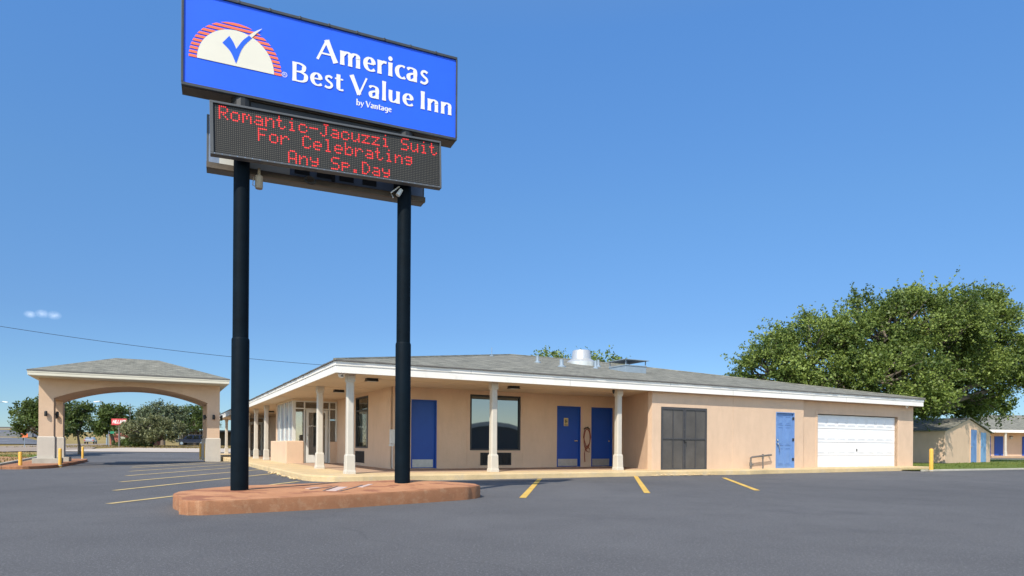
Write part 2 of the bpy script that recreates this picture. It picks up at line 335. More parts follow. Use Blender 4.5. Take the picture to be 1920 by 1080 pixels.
# the motel's own frame: a runs along the right-hand front, b along the left-hand front
O2 = Vector((-4.026, 16.22)); TH = math.atan2(0.471, 0.882)
U2 = Vector((math.cos(TH), math.sin(TH))); V2 = Vector((-U2.y, U2.x))
def wab(a, b, z=0.0): p = O2 + U2 * a + V2 * b; return (p.x, p.y, z)
def ss(t): t = max(0.0, min(1.0, t)); return t * t * (3 - 2 * t)
def gz(x, y):
    z = -0.28 * ss((-x - 13) / 7) * ss((y - 12) / 10) * (1 - ss((y - 45) / 15))
    z += 0.45 * ss((y - 60) / 35) * ss((30 - x) / 20) + 0.2 * ss((y - 95) / 65) * ss((30 - x) / 20)
    if y > 100:
        t = -x / y; z += 4.0 * ss((y - (105 + 45 * ss((0.73 - t) / 0.05))) / 80) * ss((t - 0.515) / 0.06)
    return z

# ------------------------------------------------------------------ ground, lot, street
def sheet(xs, ys, dz, inside=None):
    mb = MB(); idx = {}
    for j, y in enumerate(ys):
        for i, x in enumerate(xs): idx[i, j] = len(mb.v); mb.v.append((x, y, gz(x, y) + dz))
    for j in range(len(ys) - 1):
        for i in range(len(xs) - 1):
            if inside and not inside((xs[i] + xs[i + 1]) / 2, (ys[j] + ys[j + 1]) / 2): continue
            mb.f.append((idx[i, j], idx[i + 1, j], idx[i + 1, j + 1], idx[i, j + 1])); mb.mi.append(0)
    return mb
gx = [-3000, -1200, -600, -400, -300, -240, -200] + list(range(-180, 41, 3)) + [50, 70, 100, 160, 300, 800, 3000]
gy = [-1500, -400, -150, -60, -20, 0, 8] + list(range(12, 240, 3)) + [260, 340, 500, 900, 2000, 5000]
def ground_dz():
    mb = sheet(gx, gy, -0.06); return mb
struct(ground_dz().build("ground", "dry", smooth=True))
def drape_poly(pts, dz, name, mat, step=2.0):
    # a flat outline cut into a grid and laid on the ground
    bm = bmesh.new(); vs = [bm.verts.new((x, y, 0)) for x, y in pts]; bm.faces.new(vs)
    xs = [p[0] for p in pts]; ys = [p[1] for p in pts]
    for ax, lo, hi in ((0, min(xs), max(xs)), (1, min(ys), max(ys))):
        k = lo + step
        while k < hi:
            n = Vector((1, 0, 0)) if ax == 0 else Vector((0, 1, 0))
            bmesh.ops.bisect_plane(bm, geom=bm.verts[:] + bm.edges[:] + bm.faces[:], plane_co=n * k, plane_no=n); k += step
    for v in bm.verts: v.co.z = gz(v.co.x, v.co.y) + dz
    bmesh.ops.recalc_face_normals(bm, faces=bm.faces)
    if sum(f.normal.z for f in bm.faces) < 0: bmesh.ops.reverse_faces(bm, faces=bm.faces)
    me = bpy.data.meshes.new(name); bm.to_mesh(me); bm.free(); me.materials.append(M[mat])
    o = bpy.data.objects.new(name, me); COL.objects.link(o); return o
struct(drape_poly([(-19, -50), (70, -50), (70, 62), (-42, 62), (-38, 54), (-33, 45.7), (-24.4, 31.5), (-19, 22.6)], 0.0, "parking_lot", "asphalt", 2.0))
struct(drape_poly([(-46, 62.5), (4, 62.5), (4, 76), (-47, 80)], 0.03, "concrete_apron", "apron", 3))
struct(drape_poly([(-110, 40), (-45, 50), (-46, 72), (-56, 90), (-68, 112), (-80, 135), (-84, 152), (-93, 152), (-90, 135), (-78, 112), (-66, 90), (-62, 74), (-110, 60)], 0.02, "street", "street", 3))
struct(drape_poly([(-54, 84), (-28, 86), (-28, 93), (-62, 93)], 0.035, "side_street", "street", 3))
struct(drape_poly([(-31, 37), (-26, 37.5), (-32, 47), (-40, 50), (-44, 44)], 0.02, "bare_earth", "dirt", 2))
for nm, y0, y1 in (("highway", 109, 133), ("highway", 140, 161)):
    e0, e1 = -0.70 * y0, -0.70 * y1
    struct(drape_poly([(-320, y0), (e0, y0), (e1, y1), (-320, y1)], 0.07, nm, "highway", 3))
    for yy, dash in ((y0 + 1.2, 0), (y1 - 1.2, 0), ((y0 + y1) / 2, 1)):
        mb = MB(); x = -300
        while x < -0.70 * yy - 9:
            L = 3.5 if dash else 8
            mb.poly([(q, w, gz(q, w) + 0.14) for q, w in ((x, yy), (x + L, yy), (x + L, yy + 0.4), (x, yy + 0.4))]); x += 12 if dash else 8
        struct(mb.build("lane_marking", "wmark"))
struct(drape_poly([(-24.9, 32.2), (-33.4, 46), (-38, 53.5), (-48, 51), (-36, 30)], 0.0, "verge", "lawn", 2))
# lawn on the right with its kerb
struct(drape_poly([(15.3, 25.25), (15.9, 25.2), (23, 28.9), (60, 40), (60, 52), (10, 52), (8, 34)], 0.045, "lawn", "lawn", 2))
def ribbon(pts, w, z0, z1, name, mat, bev=0.02):
    mb = MB()
    for (x0, y0), (x1, y1) in zip(pts, pts[1:]):
        d = Vector((x1 - x0, y1 - y0)); L = d.length; d.normalize(); n = Vector((-d.y, d.x)) * w / 2
        steps = max(1, int(L / 3))
        rings = []
        for k in range(steps + 1):
            p = Vector((x0, y0)) + d * L * k / steps; g = gz(p.x, p.y)
            rings.append([(p.x - n.x, p.y - n.y, g + z0), (p.x + n.x, p.y + n.y, g + z0), (p.x + n.x, p.y + n.y, g + z1), (p.x - n.x, p.y - n.y, g + z1)])
        mb.loft(rings)
    return mb.build(name, mat, bevel=bev)
struct(ribbon([(15.6, 25.1), (23, 28.8), (60, 39.9)], 0.14, -0.05, 0.065, "kerb", "kerb"))
struct(ribbon([(-19.1, 22.4), (-24.5, 31.5), (-33.1, 45.7), (-38.1, 54)], 0.16, -0.05, 0.12, "kerb", "kerb"))
# short dry and green tufts along the edges of the lot and on the lawn
def tufts(name, spots, mat, h=0.08, n=5):
    mb = MB()
    for x, y in spots:
        g = gz(x, y) + 0.03
        for k in range(n):
            a = random.random() * 6.283; dx, dy = math.cos(a), math.sin(a); r = random.uniform(0.4, 1.0) * h
            mb.add([(x - dy * r * .22, y + dx * r * .22, g), (x + dy * r * .22, y - dx * r * .22, g), (x + dx * r * .5, y + dy * r * .5, g + r)], [(0, 1, 2)])
    o = mb.build(name, mat); o['kind'] = 'stuff'; return o
sp = []
for k in range(5200):
    x = random.uniform(14, 58); y = random.uniform(25, 51)
    if y > 25.4 + (x - 15.9) * 0.51 if x < 23 else y > 29.2 + (x - 23) * 0.30: sp.append((x, y))
tufts("grass", sp, "lawn", 0.09, 4)
sp = [(random.uniform(-60, -8), random.uniform(78, 98)) for k in range(5000)] + [(random.uniform(-45, -26), random.uniform(33, 56)) for k in range(1200)]
sp = [p for p in sp if p[1] > 70 or p[0] < -24.4 - (p[1] - 31.5) * 0.61 - 0.5]
tufts("dry_grass", sp, "dry", 0.16, 4)

# ------------------------------------------------------------------ painted markings
def stripe(p, q, w, name, mat, z=0.006):
    (x0, y0), (x1, y1) = p, q; d = Vector((x1 - x0, y1 - y0)); L = d.length; d.normalize(); n = Vector((-d.y, d.x)) * w / 2
    mb = MB(); k = max(1, int(L / 1.0)); prev = None
    for i in range(k + 1):
        c = Vector((x0, y0)) + d * L * i / k; g = gz(c.x, c.y) + z
        cur = ((c.x - n.x, c.y - n.y, g), (c.x + n.x, c.y + n.y, g))
        if prev: mb.poly([prev[0], cur[0], cur[1], prev[1]])
        prev = cur
    return struct(mb.build(name, mat))
AB = lambda a, b: wab(a, b)[:2]
for (p, q) in (((-4.72, -5.23), (-1.23, -0.36)), ((-4.81, -2.21), (-0.98, 4.40)), ((-4.85, 0.78), (-0.98, 7.60)), ((-4.86, 3.88), (-0.95, 11.0)),
               ((-4.89, 7.04), (-0.95, 14.2)), ((-4.96, 10.13), (-0.95, 17.3)), ((-5.0, 13.2), (-0.95, 20.3))):
    stripe(AB(*p), AB(*q), 0.11, "parking_line", "pmark")
for (p, q) in (((4.70, -1.30), (1.23, -6.63)), ((8.12, -0.98), (3.92, -6.56)), ((9.98, -2.57), (6.5, -6.84))):
    stripe(AB(*p), AB(*q), 0.115, "parking_line", "ymark")
stripe((-16.6, 30.6), (-15.2, 30.7), 0.3, "pavement_mark", "wmark"); stripe((-19.2, 32.4), (-18.4, 32.5), 0.35, "pavement_mark", "ymark")

# ------------------------------------------------------------------ walkway
WZ = 0.145
mb = MB()
outer = [(-1.05, 37), (-1.05, 0.2), (-0.95, -0.35), (-0.55, -0.85), (0.1, -0.98), (9.2, -0.92), (10.4, -1.05), (12.6, -1.15), (13.6, -1.0), (23.2, -0.72), (23.25, 0.4), (2.5, 0.4), (2.5, 37)]
bm = bmesh.new(); f = bm.faces.new([bm.verts.new((*wab(a, b)[:2], WZ)) for a, b in outer])
r = bmesh.ops.extrude_face_region(bm, geom=[f])
for v in [e for e in r['geom'] if isinstance(e, bmesh.types.BMVert)]: v.co.z = -0.1
bmesh.ops.recalc_face_normals(bm, faces=bm.faces); me = bpy.data.meshes.new("walkway"); bm.to_mesh(me); bm.free(); me.materials.append(M['walk'])
wk = bpy.data.objects.new("walkway", me); COL.objects.link(wk); struct(wk)
bv = wk.modifiers.new("bevel", 'BEVEL'); bv.width = 0.03; bv.segments = 2; bv.limit_method = 'ANGLE'
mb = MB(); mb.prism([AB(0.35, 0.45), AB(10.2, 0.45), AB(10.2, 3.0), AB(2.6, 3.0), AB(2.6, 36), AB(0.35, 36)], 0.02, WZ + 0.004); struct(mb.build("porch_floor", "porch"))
# crumbled kerb edge rubble
mb = MB()
for k in range(90):
    a = random.choice((random.uniform(8.6, 11.2), random.uniform(-1.2, -1.0))); b = random.uniform(-1.12, -0.96) if a > 0 else random.uniform(0.4, 5)
    if a < 0: a = random.uniform(-1.22, -1.06)
    x, y, _ = wab(a, b); s_ = random.uniform(0.015, 0.05)
    mb.lathe([(s_ * .4, 0), (s_, s_ * .5), (s_ * .5, s_)], (x, y, 0), 5)
o = mb.build("rubble", "walk"); o['kind'] = 'stuff'

# ------------------------------------------------------------------ sign island
isl = [(-4.17, 8.3), (-4.05, 8.08), (-3.84, 7.98), (-3.48, 8.15), (-2.32, 9.0), (-0.95, 10.3), (-0.62, 10.75), (-0.55, 11.15), (-0.75, 11.6), (-1.55, 12.0), (-2.4, 12.1), (-3.3, 11.75), (-4.3, 10.9), (-4.75, 10.0), (-4.7, 9.2)]
def isl_z(x, y):
    return 0.187 + 0.085 * math.exp(-((x + 1.9) ** 2 + (y - 10.95) ** 2) / 1.1) + 0.012 * math.sin(x * 1.7 + 1) * math.sin(y * 2.1)
def smooth_closed(pts, sub=5):
    o = []
    n = len(pts)
    for i in range(n):
        p0, p1, p2, p3 = (Vector(pts[(i + k) % n]) for k in (-1, 0, 1, 2))
        for j in range(sub):
            t = j / sub
            o.append(0.5 * ((2 * p1) + (p2 - p0) * t + (2 * p0 - 5 * p1 + 4 * p2 - p3) * t * t + (3 * p1 - p0 - 3 * p2 + p3) * t ** 3))
    return [(p.x, p.y) for p in o]
oc = smooth_closed(isl, 14); cxi = sum(p[0] for p in oc) / len(oc); cyi = sum(p[1] for p in oc) / len(oc)
rnd = [1 + 0.004 * math.sin(k * .6) + random.uniform(-0.0022, 0.0022) for k in range(len(oc))]
oc = [(cxi + (x - cxi) * q, cyi + (y - cyi) * q) for (x, y), q in zip(oc, rnd)]
def ring(sc, dz, absz=None):
    return [(cxi + (x - cxi) * sc, cyi + (y - cyi) * sc, absz if absz is not None else isl_z(cxi + (x - cxi) * sc, cyi + (y - cyi) * sc) + dz) for x, y in oc]
def chip(rg, a):
    o = []; d = 0
    for k, (x, y, z) in enumerate(rg):
        if random.random() < .10: d = random.uniform(.4, 1)
        o.append((x, y, z - a * d * random.uniform(.5, 1))); d = d * .55
    return o
mb = MB(); mb.loft([ring(1.0, 0, -0.08), ring(1.002, 0, 0.02), ring(1.0015, 0, .08), chip(ring(1.001, -0.022), .025), chip(ring(0.997, -0.004), .016), ring(0.988, 0)], cap=False)
kerb_n = len(mb.f); mb.cur = 1
mb.loft([ring(0.988, 0), ring(0.85, 0), ring(0.7, 0), ring(0.55, 0), ring(0.4, 0), ring(0.15, 0), ring(0.001, 0)], cap=False)
io = mb.build("traffic_island", ["kerb_red", "island"], smooth=True); struct(io)
def isl_strip(mb, x0, y0, x1, y1, w, dz=0.012):
    d = Vector((x1 - x0, y1 - y0)); L = d.length; d.normalize(); n = Vector((-d.y, d.x)) * w / 2; rr = []
    for k in range(5):
        p = Vector((x0, y0)) + d * L * k / 4; z = isl_z(p.x, p.y)
        rr.append([(p.x - n.x, p.y - n.y, z - .02), (p.x + n.x, p.y + n.y, z - .02), (p.x + n.x, p.y + n.y, z + dz), (p.x - n.x, p.y - n.y, z + dz)])
    mb.loft(rr)
t = empty("ground_plate", (-2.68, 9.9, 0.2)); tag(t, "flat pinkish H shaped anchor plate set in the red island between the sign poles", "plate")
mb = MB(); isl_strip(mb, -2.60, 9.5, -2.58, 10.1, 0.15, .005); isl_strip(mb, -2.30, 10.05, -2.22, 10.4, 0.08, .005); isl_strip(mb, -3.05, 9.85, -2.95, 10.1, 0.08, .005)
mb.build("plate", "plate", t, (-2.68, 9.9, 0.2))
mb = MB(); isl_strip(mb, -2.71, 9.5, -2.70, 10.25, 0.025, .007); isl_strip(mb, -2.47, 9.5, -2.33, 10.3, 0.025, .007); isl_strip(mb, -2.95, 9.65, -2.78, 10.2, 0.025, .007)
mb.build("channel", "pipe", t, (-2.68, 9.9, 0.2))

# ------------------------------------------------------------------ pylon sign
PLp = Vector((-3.97, 9.63)); SANG = math.atan2(0.407, 0.913)
sgn = empty("pylon_sign", (PLp.x, PLp.y, 0), SANG)
tag(sgn, "tall motel sign, blue panel above a dot matrix board on two dark navy poles", "sign")
# local frame: x along the sign, -y towards the viewer
def spole(x):
    z0 = 0.15
    zj = 2.40 if x < 1 else 2.50
    p = MB(); p.lathe([(0.110, zj - 0.05), (0.110, 5.9)], (x, 0, 0), 24); p.cur = 0
    o = p.build("pole", "pole", sgn, smooth=True)
    q = MB(); q.lathe([(0.123, z0), (0.123, zj - 0.02), (0.118, zj), (0.110, zj + 0.012)], (x, 0, 0), 24); q.build("sleeve", "pole", o, smooth=True)
spole(0.0); spole(2.42)
CX0, CX1, CZ0, CZ1, CY = -0.79, 3.25, 5.865, 7.215, 0.14
mb = MB(); mb.box(CX0, CX1, -CY + 0.012, CY - 0.012, CZ0, CZ1); cabo = mb.build("cabinet", "cab", sgn, bevel=0.006)
mb = MB(); mb.box(CX0 + .01, CX1 - .01, -CY + .03, CY - .03, CZ0 - 0.012, CZ0 + 0.01); mb.build("bottom_tray", "under", cabo)
mb = MB()
w = 0.035
for (a, b, c, d) in ((CX0, CX1, CZ1 - w, CZ1 + .005), (CX0, CX1, CZ0 - .005, CZ0 + w), (CX0 - .004, CX0 + w * .8, CZ0 + w, CZ1 - w), (CX1 - w * .6, CX1 + .004, CZ0 + w, CZ1 - w)):
    mb.box(a, b, -CY - 0.02, -CY + 0.03, c, d); mb.box(a, b, CY - 0.03, CY + 0.02, c, d)
for k in range(9): mb.box(CX0 + .3 + k * .42, CX0 + .33 + k * .42, -CY - .026, -CY - .018, CZ1 - .03, CZ1 + .012)
mb.build("rim", "cab", cabo, bevel=0.004)
for sgnn in (-1, 1):
    mb = MB(); mb.box(CX0 + .02, CX1 - .015, sgnn * (CY - 0.01), sgnn * (CY - 0.004), CZ0 + .02, CZ1 - .02); mb.build("face_panel", "signblue", cabo)
YF = -CY + 0.0015    # lettering stands a hair proud of the face panel
# --- lettering drawn as broad-nib strokes
def catmull(pts, sub=10):
    P = [Vector(p) for p in pts]
    if len(P) == 2: return [P[0].lerp(P[1], k / 6) for k in range(7)]
    o = []
    for i in range(len(P) - 1):
        p0 = P[i - 1] if i > 0 else P[0] * 2 - P[1]; p1, p2 = P[i], P[i + 1]; p3 = P[i + 2] if i + 2 < len(P) else p2 * 2 - p1
        for j in range(sub):
            t = j / sub; o.append(0.5 * ((2 * p1) + (p2 - p0) * t + (2 * p0 - 5 * p1 + 4 * p2 - p3) * t * t + (3 * p1 - p0 - 3 * p2 + p3) * t ** 3))
    o.append(P[-1]); return o
TK, TN = 0.215, 0.085
def ell(cx, cy, rx, ry, a0, a1, n=9): return [(cx + rx * math.cos(math.radians(a0 + (a1 - a0) * k / n)), cy + ry * math.sin(math.radians(a0 + (a1 - a0) * k / n))) for k in range(n + 1)]
# every glyph: (advance, [(points, width mode)]) ; width mode None = pen contrast, a number = fixed, ('f', w) = flared stem
ST = ('f', 0.2)
G = {
 'A': (0.98, [([(0.05, 0), (0.46, 1.0)], 0.115), ([(0.44, 1.0), (0.84, 0)], ('f', 0.22)), ([(0.18, 0.33), (0.72, 0.33)], 0.085)]),
 'B': (0.80, [([(0.14, 0), (0.14, 1)], ST), ([(0.14, 0.955), (0.38, 0.955), (0.54, 0.87), (0.56, 0.75), (0.52, 0.62), (0.38, 0.54), (0.14, 0.53)], None), ([(0.2, 0.53), (0.44, 0.52), (0.62, 0.42), (0.65, 0.28), (0.60, 0.13), (0.44, 0.045), (0.14, 0.045)], None)]),
 'V': (0.86, [([(0.08, 1.0), (0.45, 0.02)], ('f', 0.22)), ([(0.43, 0.0), (0.80, 1.0)], 0.1)]),
 'I': (0.36, [([(0.16, 0), (0.16, 1)], ('f', 0.215))]),
 'a': (0.63, [([(0.07, 0.555), (0.17, 0.635), (0.30, 0.645), (0.41, 0.59), (0.445, 0.46), (0.445, 0.3)], None), ([(0.445, 0.46), (0.445, 0.0)], 0.19), ([(0.43, 0.40), (0.28, 0.37), (0.15, 0.29), (0.125, 0.17), (0.18, 0.06), (0.28, 0.045), (0.42, 0.14)], None)]),
 'b': (0.68, [([(0.12, 0), (0.12, 1.06)], ST), (ell(0.33, 0.335, 0.225, 0.30, 150, -160), None)]),
 'c': (0.55, [([(0.50, 0.60), (0.38, 0.645), (0.24, 0.60), (0.145, 0.47), (0.135, 0.30), (0.2, 0.13), (0.32, 0.045), (0.44, 0.05), (0.51, 0.10)], None)]),
 'e': (0.63, [([(0.12, 0.37), (0.52, 0.37)], 0.075), ([(0.50, 0.37), (0.475, 0.53), (0.37, 0.64), (0.25, 0.62), (0.15, 0.50), (0.13, 0.32), (0.19, 0.14), (0.32, 0.045), (0.45, 0.06), (0.55, 0.13)], None)]),
 'g': (0.66, [(ell(0.32, 0.36, 0.22, 0.28, 20, 345), None), ([(0.52, 0.66), (0.52, 0.0), (0.46, -0.18), (0.30, -0.25), (0.12, -0.2)], None)]),
 'i': (0.33, [([(0.15, 0), (0.15, 0.67)], ST), ('dot', (0.15, 0.86, 0.115))]),
 'l': (0.33, [([(0.15, 0), (0.15, 1.06)], ST)]),
 'm': (1.04, [([(0.14, 0), (0.14, 0.67)], ST), ([(0.16, 0.46), (0.27, 0.60), (0.37, 0.635), (0.47, 0.57), (0.49, 0.44)], None), ([(0.49, 0.46), (0.49, 0)], ST), ([(0.51, 0.46), (0.62, 0.60), (0.72, 0.635), (0.82, 0.57), (0.84, 0.44)], None), ([(0.84, 0.46), (0.84, 0)], ST)]),
 'n': (0.70, [([(0.14, 0), (0.14, 0.67)], ST), ([(0.16, 0.46), (0.27, 0.60), (0.38, 0.635), (0.49, 0.57), (0.51, 0.44)], None), ([(0.51, 0.46), (0.51, 0)], ST)]),
 'r': (0.49, [([(0.14, 0), (0.14, 0.67)], ST), ([(0.16, 0.42), (0.25, 0.56), (0.34, 0.615), (0.46, 0.60)], 0.13)]),
 's': (0.50, [([(0.40, 0.585), (0.28, 0.645), (0.16, 0.60), (0.13, 0.49), (0.22, 0.38), (0.34, 0.30), (0.39, 0.18), (0.31, 0.065), (0.19, 0.04), (0.07, 0.09)], 0.125)]),
 't': (0.45, [([(0.19, 0.86), (0.19, 0.2), (0.23, 0.08), (0.31, 0.045), (0.42, 0.075)], None), ([(0.03, 0.62), (0.41, 0.62)], 0.085)]),
 'u': (0.70, [([(0.14, 0.67), (0.14, 0.24), (0.18, 0.09), (0.28, 0.045), (0.40, 0.10), (0.50, 0.24)], None), ([(0.51, 0.67), (0.51, 0)], ST)]),
 'y': (0.64, [([(0.08, 0.67), (0.33, 0.06)], 0.18), ([(0.58, 0.67), (0.33, 0.02), (0.22, -0.18), (0.08, -0.22)], 0.095)]),
 ' ': (0.27, []),
}
def text_mesh(txt, x0, x1, zb, cap, name, mat, parent, y):
    adv = sum(G[c][0] for c in txt); sx = (x1 - x0) / (adv - 0.12); mb = MB(); cur = 0.0; k = 0
    for c in txt:
        for pts, wm in G[c][1]:
            yy = y - 0.0006 * (k % 7); k += 1
            if pts == 'dot':
                cx, cz, rr = wm
                mb.poly([(x0 + (cur + cx) * sx + rr * cap * math.cos(a) * .92, yy, zb + cz * cap + rr * cap * math.sin(a)) for a in [2 * math.pi * q / 20 for q in range(20)]]); continue
            path = [Vector(((cur + p[0]) * sx, p[1] * cap)) for p in pts]; path = catmull([(p.x, p.y) for p in path]); n = len(path); prev = None
            for i, p in enumerate(path):
                t = (path[min(i + 1, n - 1)] - path[max(i - 1, 0)]).normalized(); u = i / (n - 1)
                if wm is None: wd = TN + (TK - TN) * abs(t.y) ** 1.6
                elif isinstance(wm, tuple): wd = wm[1] * (1 + 0.16 * abs(2 * u - 1) ** 3)
                else: wd = wm
                wd *= cap * 0.97; nn = Vector((-t.y, t.x)) * wd / 2; q = (p + nn, p - nn)
                if prev: mb.add([(x0 + w_.x, yy, zb + w_.y) for w_ in (prev[0], q[0], q[1], prev[1])], [(0, 1, 2, 3)])
                prev = q
        cur += G[c][0]
    return mb.build(name, mat, parent)
text_mesh("Americas", 1.02, 2.74, 6.66, 0.318, "lettering", "signwhite", cabo, YF - 0.004)
text_mesh("Best Value Inn", 0.665, 3.15, 6.255, 0.285, "lettering", "signwhite", cabo, YF - 0.004)
text_mesh("by Vantage", 1.62, 2.16, 6.095, 0.092, "lettering", "signwhite", cabo, YF - 0.004)
# --- emblem: half disc, striped half ring, tick
lg = (-0.085, 6.28); R1, R2 = 0.51, 0.615
mb = MB(); mb.poly([(lg[0] + R1 * math.cos(math.pi * k / 48), YF - 0.006, lg[1] + R1 * math.sin(math.pi * k / 48)) for k in range(49)]); mb.build("emblem_disc", "signcream", cabo)
mb = MB(); nst = 11; pitch = R2 / (nst - 0.35); bar = pitch * 0.62
for k in range(nst):
    za, zb_ = k * pitch, min(k * pitch + bar, R2 * 0.9995); seg = 4
    for j in range(seg):
        z0, z1 = za + (zb_ - za) * j / seg, za + (zb_ - za) * (j + 1) / seg
        o0, o1 = math.sqrt(max(0, R2 ** 2 - z0 ** 2)), math.sqrt(max(0, R2 ** 2 - z1 ** 2))
        i0, i1 = math.sqrt(max(0, (R1 + .004) ** 2 - z0 ** 2)), math.sqrt(max(0, (R1 + .004) ** 2 - z1 ** 2))
        for sg in (-1, 1): mb.poly([(lg[0] + sg * o0, YF - 0.004, lg[1] + z0), (lg[0] + sg * i0, YF - 0.004, lg[1] + z0), (lg[0] + sg * i1, YF - 0.004, lg[1] + z1), (lg[0] + sg * o1, YF - 0.004, lg[1] + z1)])
mb.build("emblem_stripes", "signred", cabo)
def tri_strip(left, right, y, name, mat):
    L, R = catmull(left, 8), catmull(right, 8); n = 32; mb = MB()
    def at(P, t): q = t * (len(P) - 1); i = min(int(q), len(P) - 2); return P[i].lerp(P[i + 1], q - i)
    for i in range(n):
        a, b = i / n, (i + 1) / n; pts = [at(L, a), at(L, b), at(R, b), at(R, a)]
        mb.poly([(p.x, y, p.y) for p in pts])
    return mb.build(name, mat, cabo)
tri_strip([(-0.27, 6.57), (-0.165, 6.47), (-0.09, 6.315)], [(-0.18, 6.69), (-0.125, 6.61), (-0.089, 6.53)], YF - 0.0085, "tick", "signblue")
tri_strip([(-0.089, 6.525), (-0.005, 6.665), (0.085, 6.765)], [(-0.091, 6.312), (-0.005, 6.56), (0.12, 6.735)], YF - 0.0095, "tick", "signblue")
tri_strip([(0.080, 6.762), (0.155, 6.835), (0.255, 6.905)], [(0.118, 6.735), (0.18, 6.815), (0.256, 6.902)], YF - 0.0105, "tick_tip", "signcream")
# registered mark
mb = MB(); c0 = (0.57, 6.315)
for k in range(24):
    a, b = 2 * math.pi * k / 24, 2 * math.pi * (k + 1) / 24
    mb.poly([(c0[0] + r_ * math.cos(t_), YF - 0.004, c0[1] + r_ * math.sin(t_)) for r_, t_ in ((.031, a), (.031, b), (.038, b), (.038, a))])
mb.box(c0[0] - .013, c0[0] - .007, YF - .005, YF - .004, c0[1] - .018, c0[1] + .018); mb.box(c0[0] - .006, c0[0] + .008, YF - .005, YF - .004, c0[1] + .013, c0[1] + .018)
mb.box(c0[0] - .006, c0[0] + .008, YF - .005, YF - .004, c0[1], c0[1] + .005); mb.box(c0[0] + .009, c0[0] + .014, YF - .005, YF - .004, c0[1] + .004, c0[1] + .015); mb.box(c0[0] + .006, c0[0] + .012, YF - .005, YF - .004, c0[1] - .018, c0[1] - .001)
mb.build("registered_mark", "signwhite", cabo)
# --- dot matrix boards (the front one stands slightly skewed)
FONT = {'A': '7E1111117E', 'C': '3E41414122', 'D': '7F4141221C', 'F': '7F09090901', 'J': '2040413F01', 'R': '7F09192946', 'S': '4649494931', 'a': '2054545478', 'b': '7F48444438', 'c': '3844444428', 'e': '3854545418', 'g': '085454543C', 'i': '00447D4000', 'l': '00417F4000', 'm': '7C04180478', 'n': '7C08040478', 'o': '3844444438', 'p': '7C14141408', 'r': '7C08040408', 't': '043F444020', 'u': '3C4040207C', 'y': '0C5050503C', 'z': '4464544C44', '-': '0808080808', '.': '0060600000', ' ': '0000000000'}
NC, NR = 128, 24
lit = set()
for row, (txt, c_) in enumerate((("Romantic-Jacuzzi Suite", 2), ("For Celebrating", 22), ("Any Sp.Day", 38))):
    for ch in txt:
        hx = FONT[ch]
        for i in range(5):
            bits = int(hx[2 * i:2 * i + 2], 16)
            for j in range(7):
                if bits >> j & 1 and c_ + i < NC: lit.add((c_ + i, row * 8 + j + (1 if row == 2 else 0)))
        c_ += 6
bx0, by0, BL, BH = -0.415, -0.29, 3.36, 0.745
led = MB(); led.box(0, BL, 0.0, 0.09, 0, BH)
brd = led.build("message_board", "ledframe", sgn, bevel=0.006); brd.location = (bx0, by0, 4.90); brd.rotation_euler = (0, -0.021, 0)
mb = MB(); mb.box(0.05, BL - 0.03, -0.004, 0.02, 0.03, BH - .03); mb.build("matrix_panel", "ledface", brd)
mb = MB()
for (a, b, c, d) in ((0, BL, BH - .03, BH), (0, BL, 0, 0.026), (0, 0.045, 0.026, BH - .03), (BL - .022, BL, 0.026, BH - .03)): mb.box(a, b, -0.03, 0.001, c, d)
mb.build("board_rim", "ledframe", brd, bevel=0.004)
px_, pz_ = (BL - 0.10) / NC, (BH - 0.085) / NR; mo, mn = MB(), MB()
for c_ in range(NC):
    for r_ in range(NR):
        x = 0.062 + (c_ + .5) * px_; z = BH - 0.042 - (r_ + .5) * pz_; k = (c_, r_) in lit; m_ = mo if k else mn; s_ = px_ * (0.36 if k else 0.25); h_ = pz_ * (0.36 if k else 0.25)
        m_.add([(x - s_, -0.0065, z - h_ * .5), (x - s_ * .5, -0.0065, z - h_), (x + s_ * .5, -0.0065, z - h_), (x + s_, -0.0065, z - h_ * .5), (x + s_, -0.0065, z + h_ * .5), (x + s_ * .5, -0.0065, z + h_), (x - s_ * .5, -0.0065, z + h_), (x - s_, -0.0065, z + h_ * .5)], [tuple(range(8))])
mo.build("lit_dots", "led", brd); mn.build("unlit_dots", "leddot", brd)
mb = MB()
for k in range(34): mb.box(0.05 + k * BL / 34, 0.058 + k * BL / 34, -0.034, -.03, 0.008, 0.016)
mb.build("rivets", "chrome", brd)
mb = MB(); mb.box(-0.47, 2.80, 0.17, 0.36, 4.87, 5.66); rb = mb.build("rear_board", "ledframe", sgn, bevel=0.006)
mb = MB(); mb.box(-0.44, 2.77, 0.155, 0.168, 4.96, 5.63); mb.build("back_sheet", "inner", rb)
mb = MB()
for x in (0.75, 1.08, 1.42, 1.78, 2.28): mb = MB(); mb.box(x, x + 0.22, 0.135, 0.153, 5.0, 5.09); mb.build('vent', 'frame', rb)
mb = MB(); mb.box(1.30, 1.35, 0.12, 0.152, 4.97, 5.6); mb.build('stiffener', 'frame', rb)
mb = MB(); mb.box(-0.30, 0.68, 0.135, 0.152, 4.955, 5.06); mb.build("bracket_rail", "alum", rb)
mb = MB(); mb.box(-0.47, 2.8, 0.10, 0.165, 4.865, 4.945); mb.build("tie_rail", "under", rb)
mb = MB(); mb.lathe([(0.05, 4.62), (0.055, 4.65), (0.055, 4.80), (0.03, 4.82)], (0.235, -0.02, 0), 16); mb.tube([(0.235, -0.02, 4.81), (0.235, -0.02, 4.92)], 0.02); mb.tube([(0.16, -0.02, 4.78), (0.15, -0.02, 4.66), (0.2, -0.02, 4.64)], 0.006)
mb.build("photocell", "wood", sgn, smooth=True)
mb = MB()
